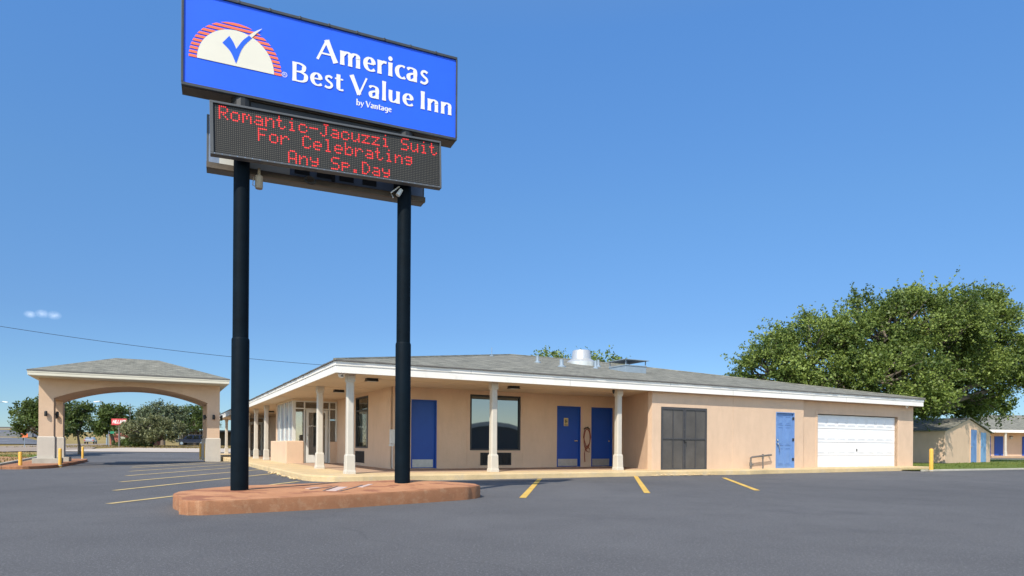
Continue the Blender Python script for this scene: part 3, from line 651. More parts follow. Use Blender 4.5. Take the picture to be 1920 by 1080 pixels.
for k in range(3): mb.tube([(0.95 + 0.075 * math.cos(t_) + .01 * k, -0.06 + 0.02 * k, 4.86 + 0.05 * math.sin(t_)) for t_ in [q * math.pi / 7 for q in range(15)]], 0.008, 6)
mb.build("cable_coil", "black", sgn, smooth=True)
mb = MB(); mb.tube([(2.27, -0.17, 4.80), (2.33, -0.16, 4.90)], [0.035, 0.03]); mb.tube([(2.2, -0.17, 4.75), (2.16, -.17, 4.82), (2.3, -.15, 4.95)], 0.01); mb.build("spotlight", "alum", sgn, smooth=True)
mb = MB(); mb.tube([(0, 0, 5.6), (0, 0, 5.9)], 0.15, 16); mb.tube([(2.42, 0, 5.6), (2.42, 0, 5.9)], 0.15, 16); mb.box(0.1, 2.3, -0.09, 0.09, 5.72, 5.84); mb.build("crossbeam", "black", sgn)

# ------------------------------------------------------------------ motel office
inn = empty("motel_office", (O2.x, O2.y, 0), TH)
tag(inn, "single storey peach stucco motel office with grey shingle hip roof and white fascia", "motel")
def wall(axis, plane, t, lo, hi, z0, z1, holes, mb):
    """wall along `axis` at `plane`, thickness t, split round rectangular holes (lo,hi,z0,z1)"""
    xs = sorted({lo, hi, *[h[0] for h in holes], *[h[1] for h in holes]}); zs = sorted({z0, z1, *[h[2] for h in holes], *[h[3] for h in holes]})
    P = lambda s_, p_, z_: (s_, p_, z_) if axis == 'a' else (p_, s_, z_)
    inh = lambda x, z: any(h[0] < x < h[1] and h[2] < z < h[3] for h in holes)
    cell = {}
    for i in range(len(xs) - 1):
        for j in range(len(zs) - 1): cell[i, j] = not inh((xs[i] + xs[i + 1]) / 2, (zs[j] + zs[j + 1]) / 2)
    for (i, j), on in cell.items():
        if not on: continue
        x0, x1, a, b = xs[i], xs[i + 1], zs[j], zs[j + 1]
        mb.poly([P(x0, plane, a), P(x1, plane, a), P(x1, plane, b), P(x0, plane, b)]); mb.poly([P(x0, plane + t, a), P(x0, plane + t, b), P(x1, plane + t, b), P(x1, plane + t, a)])
        for (di, dj, q) in ((-1, 0, ((x0, a), (x0, b))), (1, 0, ((x1, b), (x1, a))), (0, -1, ((x1, a), (x0, a))), (0, 1, ((x0, b), (x1, b)))):
            if not cell.get((i + di, j + dj), False): mb.poly([P(*[q[0][0], plane, q[0][1]]), P(q[1][0], plane, q[1][1]), P(q[1][0], plane + t, q[1][1]), P(q[0][0], plane + t, q[0][1])])
EV = 2.87
D1, WN, AC1, D2, D3 = (2.57, 3.39, 0.16, 2.24), (4.51, 6.31, 0.715, 2.47), (4.87, 5.97, 0.24, 0.64), (7.72, 8.67, 0.16, 2.22), (9.12, 10.02, 0.16, 2.22)
mb = MB(); wall('a', 2.7, 0.2, 2.0, 10.42, 0.05, 2.72, [D1, WN, AC1, D2, D3], mb)
mb.box(2.0, 2.1, 2.665, 2.7, 0.05, 2.6)
mb.box(4.40, 4.412, 2.694, 2.7, 0.15, 2.6); mb.box(6.40, 6.412, 2.694, 2.7, 0.15, 2.6)
mb.build("wall", "stucco", inn)
WL, AC2 = (5.32, 6.88, 0.75, 2.5), (5.75, 6.86, 0.25, 0.65)
mb = MB(); wall('b', 2.0, 0.2, 2.7, 9.65, 0.05, 2.72, [WL, AC2], mb); mb.build("wall", "stucco", inn)
mb = MB(); wall('b', 2.0, 0.2, 13.8, 28.0, 0.05, 2.72, [(15.2, 16.6, 0.75, 2.3), (19.2, 20.2, 0.15, 2.25)], mb); wall('b', 2.0, 0.2, 32.2, 36.6, 0.05, 2.72, [], mb); mb.build("wall", "stucco", inn)
GD = (17.28, 22.14, 0.05, 2.12); MG = (9.73, 11.65, 0.12, 2.12); BD = (14.90, 15.85, 0.10, 2.11); GF, GG = -0.20, -0.06
mb = MB(); wall('a', GF, 0.2, 9.37, 16.35, 0.03, 2.72, [MG, BD], mb); mb.box(12.83, 12.845, GF - .006, GF, 0.1, 2.6); mb.build("wall", "stucco", inn)
mb = MB(); wall('a', GG, 0.2, 16.35, 23.18, 0.02, 2.72, [GD], mb); mb.box(16.33, 16.35, GF, 0.14, 0.02, 2.72)
mb.box(23.18, 23.24, GG - .03, 0.12, 0.02, 0.14); mb.build("wall", "stucco", inn)
mb = MB(); mb.prism([(9.37, GF + .003), (9.55, GF + .1), (10.62, 2.9), (10.42, 2.7)], 0.03, 2.72); mb.build("wall", "stucco", inn)
mb = MB(); wall('b', 23.18, -0.2, 0.05, 18.5, 0.02, 2.72, [], mb); mb.box(18.5, 23.05, 18.3, 18.5, 0.02, 2.72); mb.box(18.5, 18.7, 18.5, 36.6, 0.02, 2.72); mb.box(2.0, 18.7, 36.4, 36.6, 0.02, 2.72); mb.build("wall", "stucco", inn)
# roof
E0, SL = 2.875, 0.2
RZ = E0 + 9.9 * SL
c = dict(A=(-0.45, -0.45, E0), B=(23.33, -0.45, E0), C=(23.33, 19.35, E0), R1=(9.45, 9.45, RZ), R2=(13.43, 9.45, RZ), K=(19.35, 19.35, E0), N=(9.45, 27.2, RZ), Lb=(-0.45, 37.1, E0), Rb=(19.35, 37.1, E0))
mb = MB()
mb.cur = 0; mb.poly([c[k] for k in ('A', 'B', 'R2', 'R1')]); mb.poly([c[k] for k in ('R1', 'R2', 'C', 'K')]); mb.poly([c[k] for k in ('Lb', 'N', 'Rb')])
mb.cur = 1; mb.poly([c[k] for k in ('A', 'R1', 'N', 'Lb')]); mb.poly([c[k] for k in ('B', 'C', 'R2')]); mb.poly([c[k] for k in ('R1', 'K', 'Rb', 'N')])
roof = mb.build("roof", ["sh_x", "sh_y"], inn)
mb = MB()   # ragged butt edge of the last shingle course
for (p, q, ax) in ((-0.45, 23.33, 0), (-0.45, 37.1, 1)):
    x = p
    while x < q - .05:
        x2 = min(q, x + random.uniform(0.25, 0.4)); d = random.uniform(0.012, 0.03); z = random.uniform(0.0, 0.008)
        if ax == 0: mb.box(x, x2, -0.45 - d, -0.43, E0 - 0.022, E0 + z)
        else: mb.box(-0.45 - d, -0.43, x, x2, E0 - 0.022, E0 + z)
        x = x2
mb.build("shingle_edge", "drip", roof)
mb = MB(); mb.tube([c['A'], c['R1']], 0.045, 6); mb.tube([c['R1'], c['R2']], 0.045, 6); mb.tube([c['R2'], c['B']], 0.045, 6); mb.build("ridge_cap", "sh_x", roof)
# fascia: two boards stepped
mb = MB()
mb.box(-0.43, 23.30, -0.43, -0.405, 2.755, 2.853); mb.box(-0.43, -0.405, -0.405, 37.06, 2.755, 2.853); mb.box(23.275, 23.30, -0.405, 19.3, 2.755, 2.853)
mb.build("fascia_upper", "white", inn, bevel=0.004)
mb = MB(); mb.box(-0.412, 23.28, -0.412, -0.385, 2.575, 2.757); mb.box(-0.412, -0.385, -0.385, 37.04, 2.575, 2.757); mb.box(23.255, 23.282, -0.385, 19.3, 2.575, 2.757); mb.build("fascia_lower", "white", inn, bevel=0.004)
mb = MB(); mb.box(-0.44, 23.31, -0.437, -0.40, 2.848, 2.858); mb.box(-0.437, -0.40, -0.40, 37.07, 2.848, 2.858); mb.build("drip_edge", "drip", inn)
mb = MB(); mb.box(-0.386, 23.2, -0.386, 2.8, 2.60, 2.63); mb.box(-0.386, 2.1, 2.8, 36.6, 2.60, 2.63)
for k in range(6): mb.box(1.15 + k * 1.5 if False else -0.38, 2.0, 4.0 + k * 5.0, 4.02 + k * 5.0, 2.592, 2.602)
mb.box(0.9, 0.92, 0.9, 36, 2.592, 2.602); mb.box(0.92, 9.6, 0.9, 0.92, 2.592, 2.602)
mb.build("soffit", "soffit", inn)
mb = MB()
for k, x in enumerate((3.1, 6.2, 9.9, 12.6, 14.9, 18.4, 20.9)): mb.box(x, x + .006, -.4135, -.41, 2.58, 2.755) if k % 2 else mb.box(x, x + .006, -.4315, -.428, 2.757, 2.85)
for y in (3.2, 7.6, 11.5, 16.0, 22.0): mb.box(-.4135, -.41, y, y + .006, 2.58, 2.755)
mb.build("board_joint", "drip", inn)
# columns
mb = MB()
def octo(r, z, k=0.62): return [(x, y, z) for x, y in ((-r, -r * k), (-r * k, -r), (r * k, -r), (r, -r * k), (r, r * k), (r * k, r), (-r * k, r), (-r, r * k))]
mb.loft([octo(0.132, WZ - .02, .9), octo(0.13, WZ + .06, .9), octo(0.118, WZ + .10, .88), octo(0.113, WZ + .44, .86), octo(0.104, WZ + .47, .84), octo(0.092, WZ + .48, .72), octo(0.086, 2.40, .72), octo(0.105, 2.42, .85), octo(0.11, 2.6, .85)])
cm0 = mb.build("column", "column", inn)
for i, (a, b) in enumerate(((0.06, 0.08), (4.03, 0.1), (8.3, 0.1), (0.14, 3.93), (0.14, 15.1), (0.1, 18.35), (0.1, 21.8), (0.1, 34.6))):
    q = cm0 if i == 0 else cm0.copy()
    if i: COL.objects.link(q); q.parent = inn
    q.location = (a, b, 0)
# doors on the recessed front
def flat_door(h, b, mat, kick=True, knob=1, label=None, two=False):
    a0, a1, z0, z1 = h
    mb = MB(); mb.box(a0 + .04, a1 - .04, b + .05, b + .095, z0 + .01, z1 - .04); d = mb.build("door", mat, inn, bevel=0.004)
    if label: d['label'] = label
    mb = MB(); mb.box(a0, a0 + .038, b - .012, b + .1, z0, z1); mb.box(a1 - .038, a1, b - .012, b + .1, z0, z1); mb.box(a0 + .038, a1 - .038, b - .012, b + .1, z1 - .038, z1); mb.build("door_frame", mat, d, bevel=0.003)
    if kick: mb = MB(); mb.box(a0 + .06, a1 - .10, b + .043, b + .0495, z0 + .03, z0 + .27); mb.build("kick_plate", "kick", d)
    if knob:
        x = a1 - .14 if knob > 0 else a0 + .14
        for dx in ((0, 0.07) if two else (0,)):
            mb = MB(); mb.tube([(x - dx, b + .05, 1.05), (x - dx, b + .02, 1.05), (x - dx, b + .0, 1.05), (x - dx, b - .018, 1.05)], [.018, .018, .033, .02], 12); mb.build("knob", "chrome", d, smooth=True)
    return d
d1 = flat_door(D1, 2.7, "door", True, 0, "blue steel door behind the right sign pole with a grey kick plate")
d2 = flat_door(D2, 2.7, "door", True, 1, "blue restroom door with a small yellow sign", True)
d3 = flat_door(D3, 2.7, "door", True, 1, "plain blue door right of the hung hose")
mb = MB(); mb.box(8.02, 8.19, 2.738, 2.746, 1.55, 1.82); rs = mb.build("restroom_sign", "yellowsign", d2)
mb = MB()
for x in (8.075, 8.135):
    mb.lathe([(0.0, 0), (0.014, 0.007), (0.014, 0.02), (0.0, 0.027)], (x, 2.735, 1.755), 10)
mb.add([(8.055, 2.7355, 1.75), (8.095, 2.7355, 1.75), (8.09, 2.7355, 1.69), (8.085, 2.7355, 1.63), (8.065, 2.7355, 1.63), (8.06, 2.7355, 1.69)], [(0, 1, 2, 3, 4, 5)])
mb.add([(8.122, 2.7355, 1.75), (8.148, 2.7355, 1.75), (8.16, 2.7355, 1.68), (8.145, 2.7355, 1.68), (8.143, 2.7355, 1.63), (8.127, 2.7355, 1.63), (8.125, 2.7355, 1.68), (8.11, 2.7355, 1.68)], [tuple(range(8))])
mb.box(8.10, 8.104, 2.735, 2.737, 1.62, 1.78); mb.box(8.04, 8.17, 2.735, 2.737, 1.57, 1.60)
mb.build("pictogram", "frame", d2)
# recessed window, grille
def window(h, axis, plane, gmat, curtain=False, bar=None, label=None):
    a0, a1, z0, z1 = h; P = (lambda m, x0, x1, y0, y1, c0, c1: m.box(x0, x1, plane + y0, plane + y1, c0, c1)) if axis == 'a' else (lambda m, x0, x1, y0, y1, c0, c1: m.box(plane + y0, plane + y1, x0, x1, c0, c1))
    mb = MB(); w_ = 0.05
    P(mb, a0, a0 + w_, -.012, .1, z0, z1); P(mb, a1 - w_, a1, -.012, .1, z0, z1); P(mb, a0 + w_, a1 - w_, -.012, .1, z0, z0 + w_); P(mb, a0 + w_, a1 - w_, -.012, .1, z1 - w_, z1)
    if bar: P(mb, a0 + w_, a1 - w_, 0.0, .08, z0 + bar * (z1 - z0), z0 + bar * (z1 - z0) + .05)
    wo = mb.build("window", "frame", inn, bevel=0.003)
    if label: wo['label'] = label
    mb = MB(); P(mb, a0 + w_, a1 - w_, .045, .055, z0 + w_, z1 - w_); mb.build("pane", gmat, wo)
    if curtain:
        mb = MB(); n = 60
        pr = [(a0 + .08 + (a1 - a0 - .16) * k / n, 0.16 + 0.025 * math.sin(k * 1.15) + .01 * math.sin(k * .37)) for k in range(n + 1)]
        for (x0, y0), (x1, y1) in zip(pr, pr[1:]):
            q = [(x0, plane + y0), (x1, plane + y1)]
            pts = [(q[0][0], q[0][1], z0 + .2), (q[1][0], q[1][1], z0 + .2), (q[1][0], q[1][1], z1 - .45), (q[0][0], q[0][1], z1 - .45)]
            mb.poly(pts if axis == 'a' else [(y, x, z) for x, y, z in pts])
        mb.build("curtain", "curtain", wo)
        mb = MB(); P(mb, a0 - .3, a1 + .3, .7, .72, z0 - .2, z1 + .1); mb.build("room_backdrop", "bulk", wo)
    return wo
window(WN, 'a', 2.7, "glass_dark", label="wide dark framed window mirroring the sky")
window(WL, 'b', 2.0, "glass_mid", True, 0.72, "tall window with white curtains")
def grille(h, axis, plane):
    a0, a1, z0, z1 = h; mb = MB()
    P = (lambda x0, x1, y0, y1, c0, c1: mb.box(x0, x1, plane + y0, plane + y1, c0, c1)) if axis == 'a' else (lambda x0, x1, y0, y1, c0, c1: mb.box(plane + y0, plane + y1, x0, x1, c0, c1))
    P(a0, a1, .06, .1, z0, z1); P(a0, a0 + .03, -.02, .06, z0, z1); P(a1 - .03, a1, -.02, .06, z0, z1); P(a0, a1, -.02, .06, z0, z0 + .025); P(a0, a1, -.02, .06, z1 - .025, z1)
    k = z0 + .05
    while k < z1 - .04: P(a0 + .03, a1 - .03, -.012, .05, k, k + .014); k += .036
    x = a0 + .12
    while x < a1 - .1: P(x, x + .008, -.016, .04, z0 + .03, z1 - .03); x += .12
    return mb.build("air_conditioner_grille", "grille", inn)
grille(AC1, 'a', 2.7); grille(AC2, 'b', 2.0)
# six panel faded door
a0, a1, z0, z1 = BD; b = GF
mb = MB(); mb.box(a0 + .03, a1 - .03, b + .05, b + .09, z0 + .01, z1 - .03)
pw = (a1 - a0 - .06)
for (u0, u1) in ((0.14, 0.44), (0.56, 0.86)):
    for (v0, v1) in ((0.78, 0.93), (0.42, 0.74), (0.08, 0.37)):
        X0, X1 = a0 + .03 + pw * u0, a0 + .03 + pw * u1; Z0, Z1 = z0 + (z1 - z0) * v0, z0 + (z1 - z0) * v1
        mb.box(X0, X1, b + .036, b + .0505, Z0, Z0 + .016); mb.box(X0, X1, b + .036, b + .0505, Z1 - .016, Z1); mb.box(X0, X0 + .016, b + .036, b + .0505, Z0 + .016, Z1 - .016); mb.box(X1 - .016, X1, b + .036, b + .0505, Z0 + .016, Z1 - .016)
        mb.box(X0 + .05, X1 - .05, b + .04, b + .0505, Z0 + .05, Z1 - .05)
d6 = mb.build("door", "door_sun", inn, bevel=0.005); d6['label'] = "faded light blue six panel door"
mb = MB(); mb.box(a0, a0 + .028, b - .01, b + .1, z0, z1); mb.box(a1 - .028, a1, b - .01, b + .1, z0, z1); mb.box(a0 + .028, a1 - .028, b - .01, b + .1, z1 - .028, z1); mb.build("door_frame", "door_sun", d6)
mb = MB(); mb.tube([(a0 + .11, b + .05, 1.0), (a0 + .11, b - .01, 1.0)], .028, 12); mb.tube([(a0 + .11, b + .05, 1.13), (a0 + .11, b + .01, 1.13)], .026, 12); mb.tube([(a0 + .11, b + .0, 1.0), (a0 + .15, b - .03, 0.93), (a0 + .17, b - .02, 0.72)], .014, 8); mb.build("handle", "chrome", d6, smooth=True)
mb = MB()
for z in (.4, 1.1, 1.85): mb.box(a1 - .05, a1 - .02, b - .014, b + .06, z, z + .1)
mb.build("hinges", "frame", d6)
# mesh gate
b = GF
a0, a1, z0, z1 = MG; mid = (a0 + a1) / 2
for (x0, x1) in ((a0 + .02, mid - .008), (mid + .008, a1 - .02)):
    mb = MB()
    for (p, q, r_, t_) in ((x0, x0 + .05, z0, z1 - .02), (x1 - .05, x1, z0, z1 - .02), (x0 + .05, x1 - .05, z0, z0 + .06), (x0 + .05, x1 - .05, z1 - .08, z1 - .02), (x0 + .05, x1 - .05, 1.1, 1.14), ((x0 + x1) / 2 - .015, (x0 + x1) / 2 + .015, z0 + .06, z1 - .08)): mb.box(p, q, b - .015, b + .03, r_, t_)
    g = mb.build("gate_leaf", "gate", inn, bevel=0.003)
    mb = MB(); mb.box(x0 + .05, x1 - .05, b + .008, b + .014, z0 + .06, z1 - .08); mb.build("screen", "mesh", g)
mb = MB(); mb.box(mid - .05, mid + .06, b - .04, b - .018, 1.06, 1.1); mb.lathe([(.03, 0), (.03, .05), (.02, .07)], (mid + .02, b - .035, 0.99), 10); mb.build("gate_latch", "black", inn)
mb = MB(); mb.box(a0, a0 + .02, b - .012, b + .05, z0, z1); mb.box(a1 - .02, a1, b - .012, b + .05, z0, z1); mb.box(a0 + .02, a1 - .02, b - .012, b + .05, z1 - .02, z1); mb.build("gate_frame", "frame", inn)
# garage door
a0, a1, z0, z1 = GD; b = GG
mb = MB(); mb.box(a0 - .1, a0, b - .014, b + .15, z0, z1 + .1); mb.box(a1, a1 + .1, b - .014, b + .15, z0, z1 + .1); mb.box(a0, a1, b - .014, b + .15, z1, z1 + .1); mb.build("garage_door_frame", "stucco", inn, bevel=0.004)
sec = (z1 - z0 - .02) / 4; gd = None
mb = MB()
for r_ in range(4):
    Z0 = z0 + .01 + r_ * sec
    mb.box(a0 + .01, a1 - .01, b + .12, b + .16, Z0, Z0 + sec - .012)
    for k in range(8):
        X0 = a0 + .08 + k * (a1 - a0 - .12) / 8; X1 = X0 + (a1 - a0 - .12) / 8 - .08
        zz0, zz1 = Z0 + .09, Z0 + sec - .10
        mb.box(X0, X1, b + .112, b + .1205, zz0, zz0 + .012); mb.box(X0, X1, b + .112, b + .1205, zz1 - .012, zz1); mb.box(X0, X0 + .012, b + .112, b + .1205, zz0 + .012, zz1 - .012); mb.box(X1 - .012, X1, b + .112, b + .1205, zz0 + .012, zz1 - .012)
        mb.box(X0 + .035, X1 - .035, b + .108, b + .1205, zz0 + .035, zz1 - .035)
gd = mb.build("garage_door", "garage", inn, bevel=0.004)
mb = MB(); mb.box((a0 + a1) / 2 - .012, (a0 + a1) / 2 + .012, b + .085, b + .119, 0.74, 0.84); mb.build("handle", "frame", gd)
mb = MB(); mb.box(a0 + .01, a1 - .01, b + .11, b + .15, z0 - .03, z0 + .008); mb.build("bottom_seal", "black", gd)
# entrance bay with planter box
def entry(b0, side_len, label):
    y0, y1 = b0, b0 + side_len; r_ = empty("entrance_bay", (0, 0, 0)); r_.parent = inn; r_['label'] = label
    mb = MB(); mb.box(0.33, 2.0, y0, y0 + .12, 2.52, 2.62); mb.box(0.33, 0.45, y0 + .12, y1, 2.52, 2.62); mb.build("header", "soffit", r_)
    mb = MB()
    bars = [(0.33, 0.45), (0.745, 0.80), (1.68, 1.735), (1.94, 2.0)]
    for (p, q) in bars: mb.box(p, q, y0 + .01, y0 + .09, 0.15, 2.52)
    for (p, q, z_) in ((0.45, 0.745, 2.2), (0.80, 1.68, 2.19), (1.735, 1.94, 2.2), (0.45, 0.745, 2.47), (0.80, 1.68, 2.47), (1.735, 1.94, 2.47)): mb.box(p, q, y0 + .02, y0 + .08, z_, z_ + .05)
    k = 0; step = side_len / 4.0
    for i in range(5): mb.box(0.34, 0.42, y0 + (.125 if i == 0 else step * i - .06), y0 + (.19 if i == 0 else step * i + .01), 0.95, 2.52)
    mb.box(0.35, 0.41, y0 + .12, y1, 0.95, 1.0)
    mb.build("window_frame", "alum", r_, bevel=0.003)
    mb = MB(); mb.box(0.45, 0.745, y0 + .045, y0 + .055, 0.95, 2.47); mb.box(0.80, 1.68, y0 + .045, y0 + .055, 2.24, 2.47); mb.box(1.735, 1.94, y0 + .045, y0 + .055, 0.98, 2.47); mb.build("front_glass", "glass_clear", r_)
    mb = MB(); mb.box(0.372, 0.382, y0 + .19, y1, 1.0, 2.52); mb.build("side_glass", "glass_sky", r_)
    mb = MB(); mb.box(1.735, 2.0, y0 - .02, y0 + .11, 0.05, 0.97); mb.box(0.36, 0.44, y0 + .12, y1, 0.05, 0.945); mb.box(0.33, 2.0, y1 - .1, y1, 0.05, 2.6); mb.build("low_wall", "stucco", r_)
    mb = MB(); A0, A1 = 0.83, 1.65; w_ = 0.1
    mb.box(A0, A0 + w_, y0 + .02, y0 + .07, .16, 2.18); mb.box(A1 - w_, A1, y0 + .02, y0 + .07, .16, 2.18); mb.box(A0 + w_, A1 - w_, y0 + .02, y0 + .07, .16, .46); mb.box(A0 + w_, A1 - w_, y0 + .02, y0 + .07, 2.08, 2.18)
    d = mb.build("door", "alum", r_, bevel=0.004)
    mb = MB(); mb.box(A0 + w_, A1 - w_, y0 + .04, y0 + .05, .46, 2.08); mb.build("door_glass", "glass_clear", d)
    mb = MB(); mb.tube([(A0 + .05, y0 + .02, .98), (A0 + .05, y0 - .05, .99), (A0 + .05, y0 - .05, 1.24), (A0 + .05, y0 + .02, 1.25)], .013, 8); mb.build("handle", "chrome", d, smooth=True)
    mb = MB(); mb.box(A0 + w_, A1 - w_, y0 + .015, y0 + .035, 1.55, 1.575); mb.build("push_bar", "chrome", d)
    mb = MB(); mb.box(0.45, 1.95, y1 - .35, y1 - .3, 0.1, 2.5); mb.build("inner_wall", "soffit", r_); mb = MB(); mb.box(1.6, 1.95, y0 + 1.3, y0 + 1.35, 0.1, 1.9); mb.build("inner_partition", "soffit", r_)
    mb = MB(); mb.box(1.0, 1.5, y0 + .9, y0 + .95, .15, 2.3); mb.build("inner_curtain", "curtain", r_)
    return r_
e1 = entry(9.65, 4.0, "glazed entrance bay by the corner with a low planter box")
mb = MB(); mb.box(0.10, 0.74, 9.60, 9.73, 0.1, 0.995); mb.box(0.10, 0.24, 9.73, 13.5, 0.1, 0.995); pb = mb.build("planter_box", "stucco", e1, bevel=0.03)
entry(28.0, 4.0, "farther glazed entrance bay in the porch shade")
mb = MB(); mb.box(0.30, 0.44, 28.2, 31.8, 0.1, 0.9); mb.build("low_wall", "stucco", inn)
mb = MB(); mb.box(2.05, 2.09, 15.25, 16.55, 0.8, 2.25); mb.build("window", "glass_dark", inn); mb = MB(); mb.box(2.06, 2.1, 19.22, 20.18, 0.16, 2.24); mb.build("door", "bulk", inn)
# roof equipment
def roofz(b): return E0 + SL * (b + 0.45)
a, b = 11.08, 6.25; z = roofz(b)
mb = MB(); mb.lathe([(0.60, -0.12), (0.60, 0.06), (0.56, 0.10), (0.44, 0.18)], (a, b, z), 32); ef = mb.build("roof_exhaust_fan", "spun", roof, smooth=True)
mb = MB(); mb.lathe([(0.43, 0.10), (0.41, 0.16), (0.36, 0.52), (0.33, 0.55), (0.28, 0.54)], (a, b, z), 32); mb.build("fan_hood", "spun", ef, smooth=True)
for (a, b, h, r_) in ((8.27, 4.97, 0.26, .055), (8.32, 3.39, 0.26, .07), (10.18, 3.97, 0.29, .05), (11.19, 5.21, 0.28, .045)):
    z = roofz(b); mb = MB(); mb.lathe([(r_ * 2.3, -.03), (r_ * 2.3, .01), (r_ * 1.1, .05), (r_, .06), (r_, h), (r_ * .8, h), (r_ * .8, h - .02)], (a, b, z), 14); mb.build("vent_pipe", "galv", roof, smooth=True)
a, b = 7.42, 7.09; z = roofz(b); mb = MB(); mb.lathe([(.09, -.03), (.09, .02), (.012, .04), (.010, .34)], (a, b, z), 8); mb.build("roof_rod", "galv", roof)
mb = MB(); a0_, a1_, b0_, b1_ = 10.9, 11.85, 3.1, 4.1; z = roofz(b0_)
mb.box(a0_, a1_, b0_, b1_, z - .1, z + .26); mb.box(a0_ - .02, a1_ + .02, b0_ - .02, b1_ + .02, z + .24, z + .275)
bx = mb.build("roof_vent_box", "galv", roof, bevel=0.005)
mb = MB()
for x, y in ((a0_ + .02, b0_ + .02), (a1_ - .02, b0_ + .02), (a0_ + .02, b1_ - .02), (a1_ - .02, b1_ - .02)): mb.box(x - .015, x + .015, y - .015, y + .015, z + .275, z + .47)
mb.loft([[(a0_ - .08, b0_ - .08, z + .455), (a1_ + .08, b0_ - .08, z + .455), (a1_ + .08, b1_ + .08, z + .455), (a0_ - .08, b1_ + .08, z + .455)], [(a0_ - .08, b0_ - .08, z + .475), (a1_ + .08, b0_ - .08, z + .475), (a1_ + .08, b1_ + .08, z + .475), (a0_ - .08, b1_ + .08, z + .475)], [(a0_ + .35, b0_ + .35, z + .53), (a1_ - .35, b0_ + .35, z + .53), (a1_ - .35, b1_ - .35, z + .53), (a0_ + .35, b1_ - .35, z + .53)]])
mb.build("vent_cap", "galv", bx)
# wall box at the corner
t = empty("utility_box", wab(1.98, 2.62, 0.9), TH); tag(t, "small white utility box on the wall corner behind the right sign pole", "utility box")
mb = MB(); mb.box(-.1, .05, -.12, .02, 0, .42); mb.build("box", "alum", t, bevel=.008); mb = MB(); mb.box(-.12, .02, -.08, 0, -.07, -.01); mb.tube([(-.03, -.03, -.05), (-.03, -.03, -.7)], .012); mb.build("conduit", "alum", t)
# porch lights
def porch_light(a, b, label):
    t = empty("porch_light", wab(a, b, 2.60), TH); tag(t, label, "ceiling light", "black lights under the porch ceiling")
    mb = MB(); mb.box(-.15, .15, -.1, .1, -.05, 0.0); mb.loft([[(-.17, -.12, -.075), (.17, -.12, -.075), (.17, .12, -.075), (-.17, .12, -.075)], [(-.15, -.1, -.045), (.15, -.1, -.045), (.15, .1, -.045), (-.15, .1, -.045)]]); mb.build("housing", "black", t, bevel=.006)
    mb = MB(); mb.box(-.12, .12, -.075, .075, -.085, -.0765); mb.build("lens", "lamp", t)
porch_light(.79, .74, "black ceiling light just right of the corner column"); porch_light(.92, 4.87, "black ceiling light in front of the glazed entrance door")
porch_light(4.99, .72, "black ceiling light above the wide dark window"); porch_light(1.04, 15.6, "black ceiling light beyond the entrance bay, nearer of the two"); porch_light(1.06, 20.3, "black ceiling light deepest in the left porch")
def camera_dome(loc, label, mat, r_=.06):
    t = empty("security_camera", loc, TH); tag(t, label, "security camera", "security cameras under the eaves")
    mb = MB(); mb.lathe([(r_ * 1.1, 0), (r_ * 1.1, -.03), (r_, -.045), (r_ * .9, -.08), (r_ * .5, -.11), (.004, -.12)], (0, 0, 0), 18); mb.build("dome", mat, t, smooth=True)
    mb = MB(); mb.lathe([(r_ * .45, 0), (r_ * .45, .02)], (0, -r_ * .75, -.085), 12); mb.build("lens", "black", t)
camera_dome(wab(-.2, -.1, 2.60), "white dome camera under the soffit at the corner column", "signwhite", .08); camera_dome(wab(22.45, -.24, 2.60), "white camera under the eave above the garage door's right edge", "signwhite", .05); camera_dome(wab(8.02, -.02, 2.58), "small black camera beside the rightmost porch column", "black", .035)
# wall pipe
t = empty("pipe_rail", wab(13.85, -.36, .08), TH); tag(t, "low grey pipe rail standing against the wall left of the faded door", "pipe")
mb = MB(); mb.tube([(-.35, 0, 0), (-.35, 0, .36), (-.34, 0, .43), (-.28, 0, .46), (.6, -.0, .53)], .032, 12); mb.tube([(.6, 0, .53), (.66, .02, .53), (.68, .14, .53)], .032, 10); mb.build("pipe", "pipe", t, smooth=True)
mb = MB(); mb.tube([(.23, 0, 0), (.23, 0, .5)], .024, 10); mb.tube([(.23, 0, .4), (.23, 0, .56)], .036, 10); mb.tube([(-.35, 0, .16), (-.35, 0, .28)], .048, 12); mb.tube([(-.35, 0, .2), (-.22, 0, .2)], .02, 8); mb.build("valve", "pipe", t, smooth=True)
# hose on its hook
hh = empty("garden_hose", wab(8.9, 2.7, 1.48), TH); tag(hh, "red garden hose hanging in a loop on the wall between two blue doors", "hose")
mb = MB(); P = []
for k in range(25):
    u = k / 24; P.append((0.14 * math.sin(2 * math.pi * u) * (1 - .25 * u), -.05 - .01 * math.sin(9 * u), -.34 + .34 * math.cos(2 * math.pi * u) - .02))
mb.tube(P, .014, 8); mb.tube([(.1, -.065, -.05), (.16, -.06, -.3), (.1, -.07, -.52), (-.06, -.07, -.7), (-.1, -.06, -.85), (-.07, -.05, -1.15)], .014, 8); mb.tube([(-.1, -.07, -.06), (-.15, -.07, -.3), (-.05, -.08, -.6), (.1, -.08, -.7), (.08, -.08, -.82), (-.03, -.08, -.78), (-.09, -.07, -.6)], .014, 8)
mb.build("hose_loop", "hose", hh, smooth=True)
mb = MB(); mb.tube([(0, .0, 0.02), (0, -.1, .02), (0, -.12, .06)], .018, 8); mb.tube([(-.12, -.05, -.03), (-.05, -.06, .02), (.05, -.06, .02), (.12, -.05, -.03)], .02, 8); mb.build("hook", "hose_dark", hh, smooth=True)

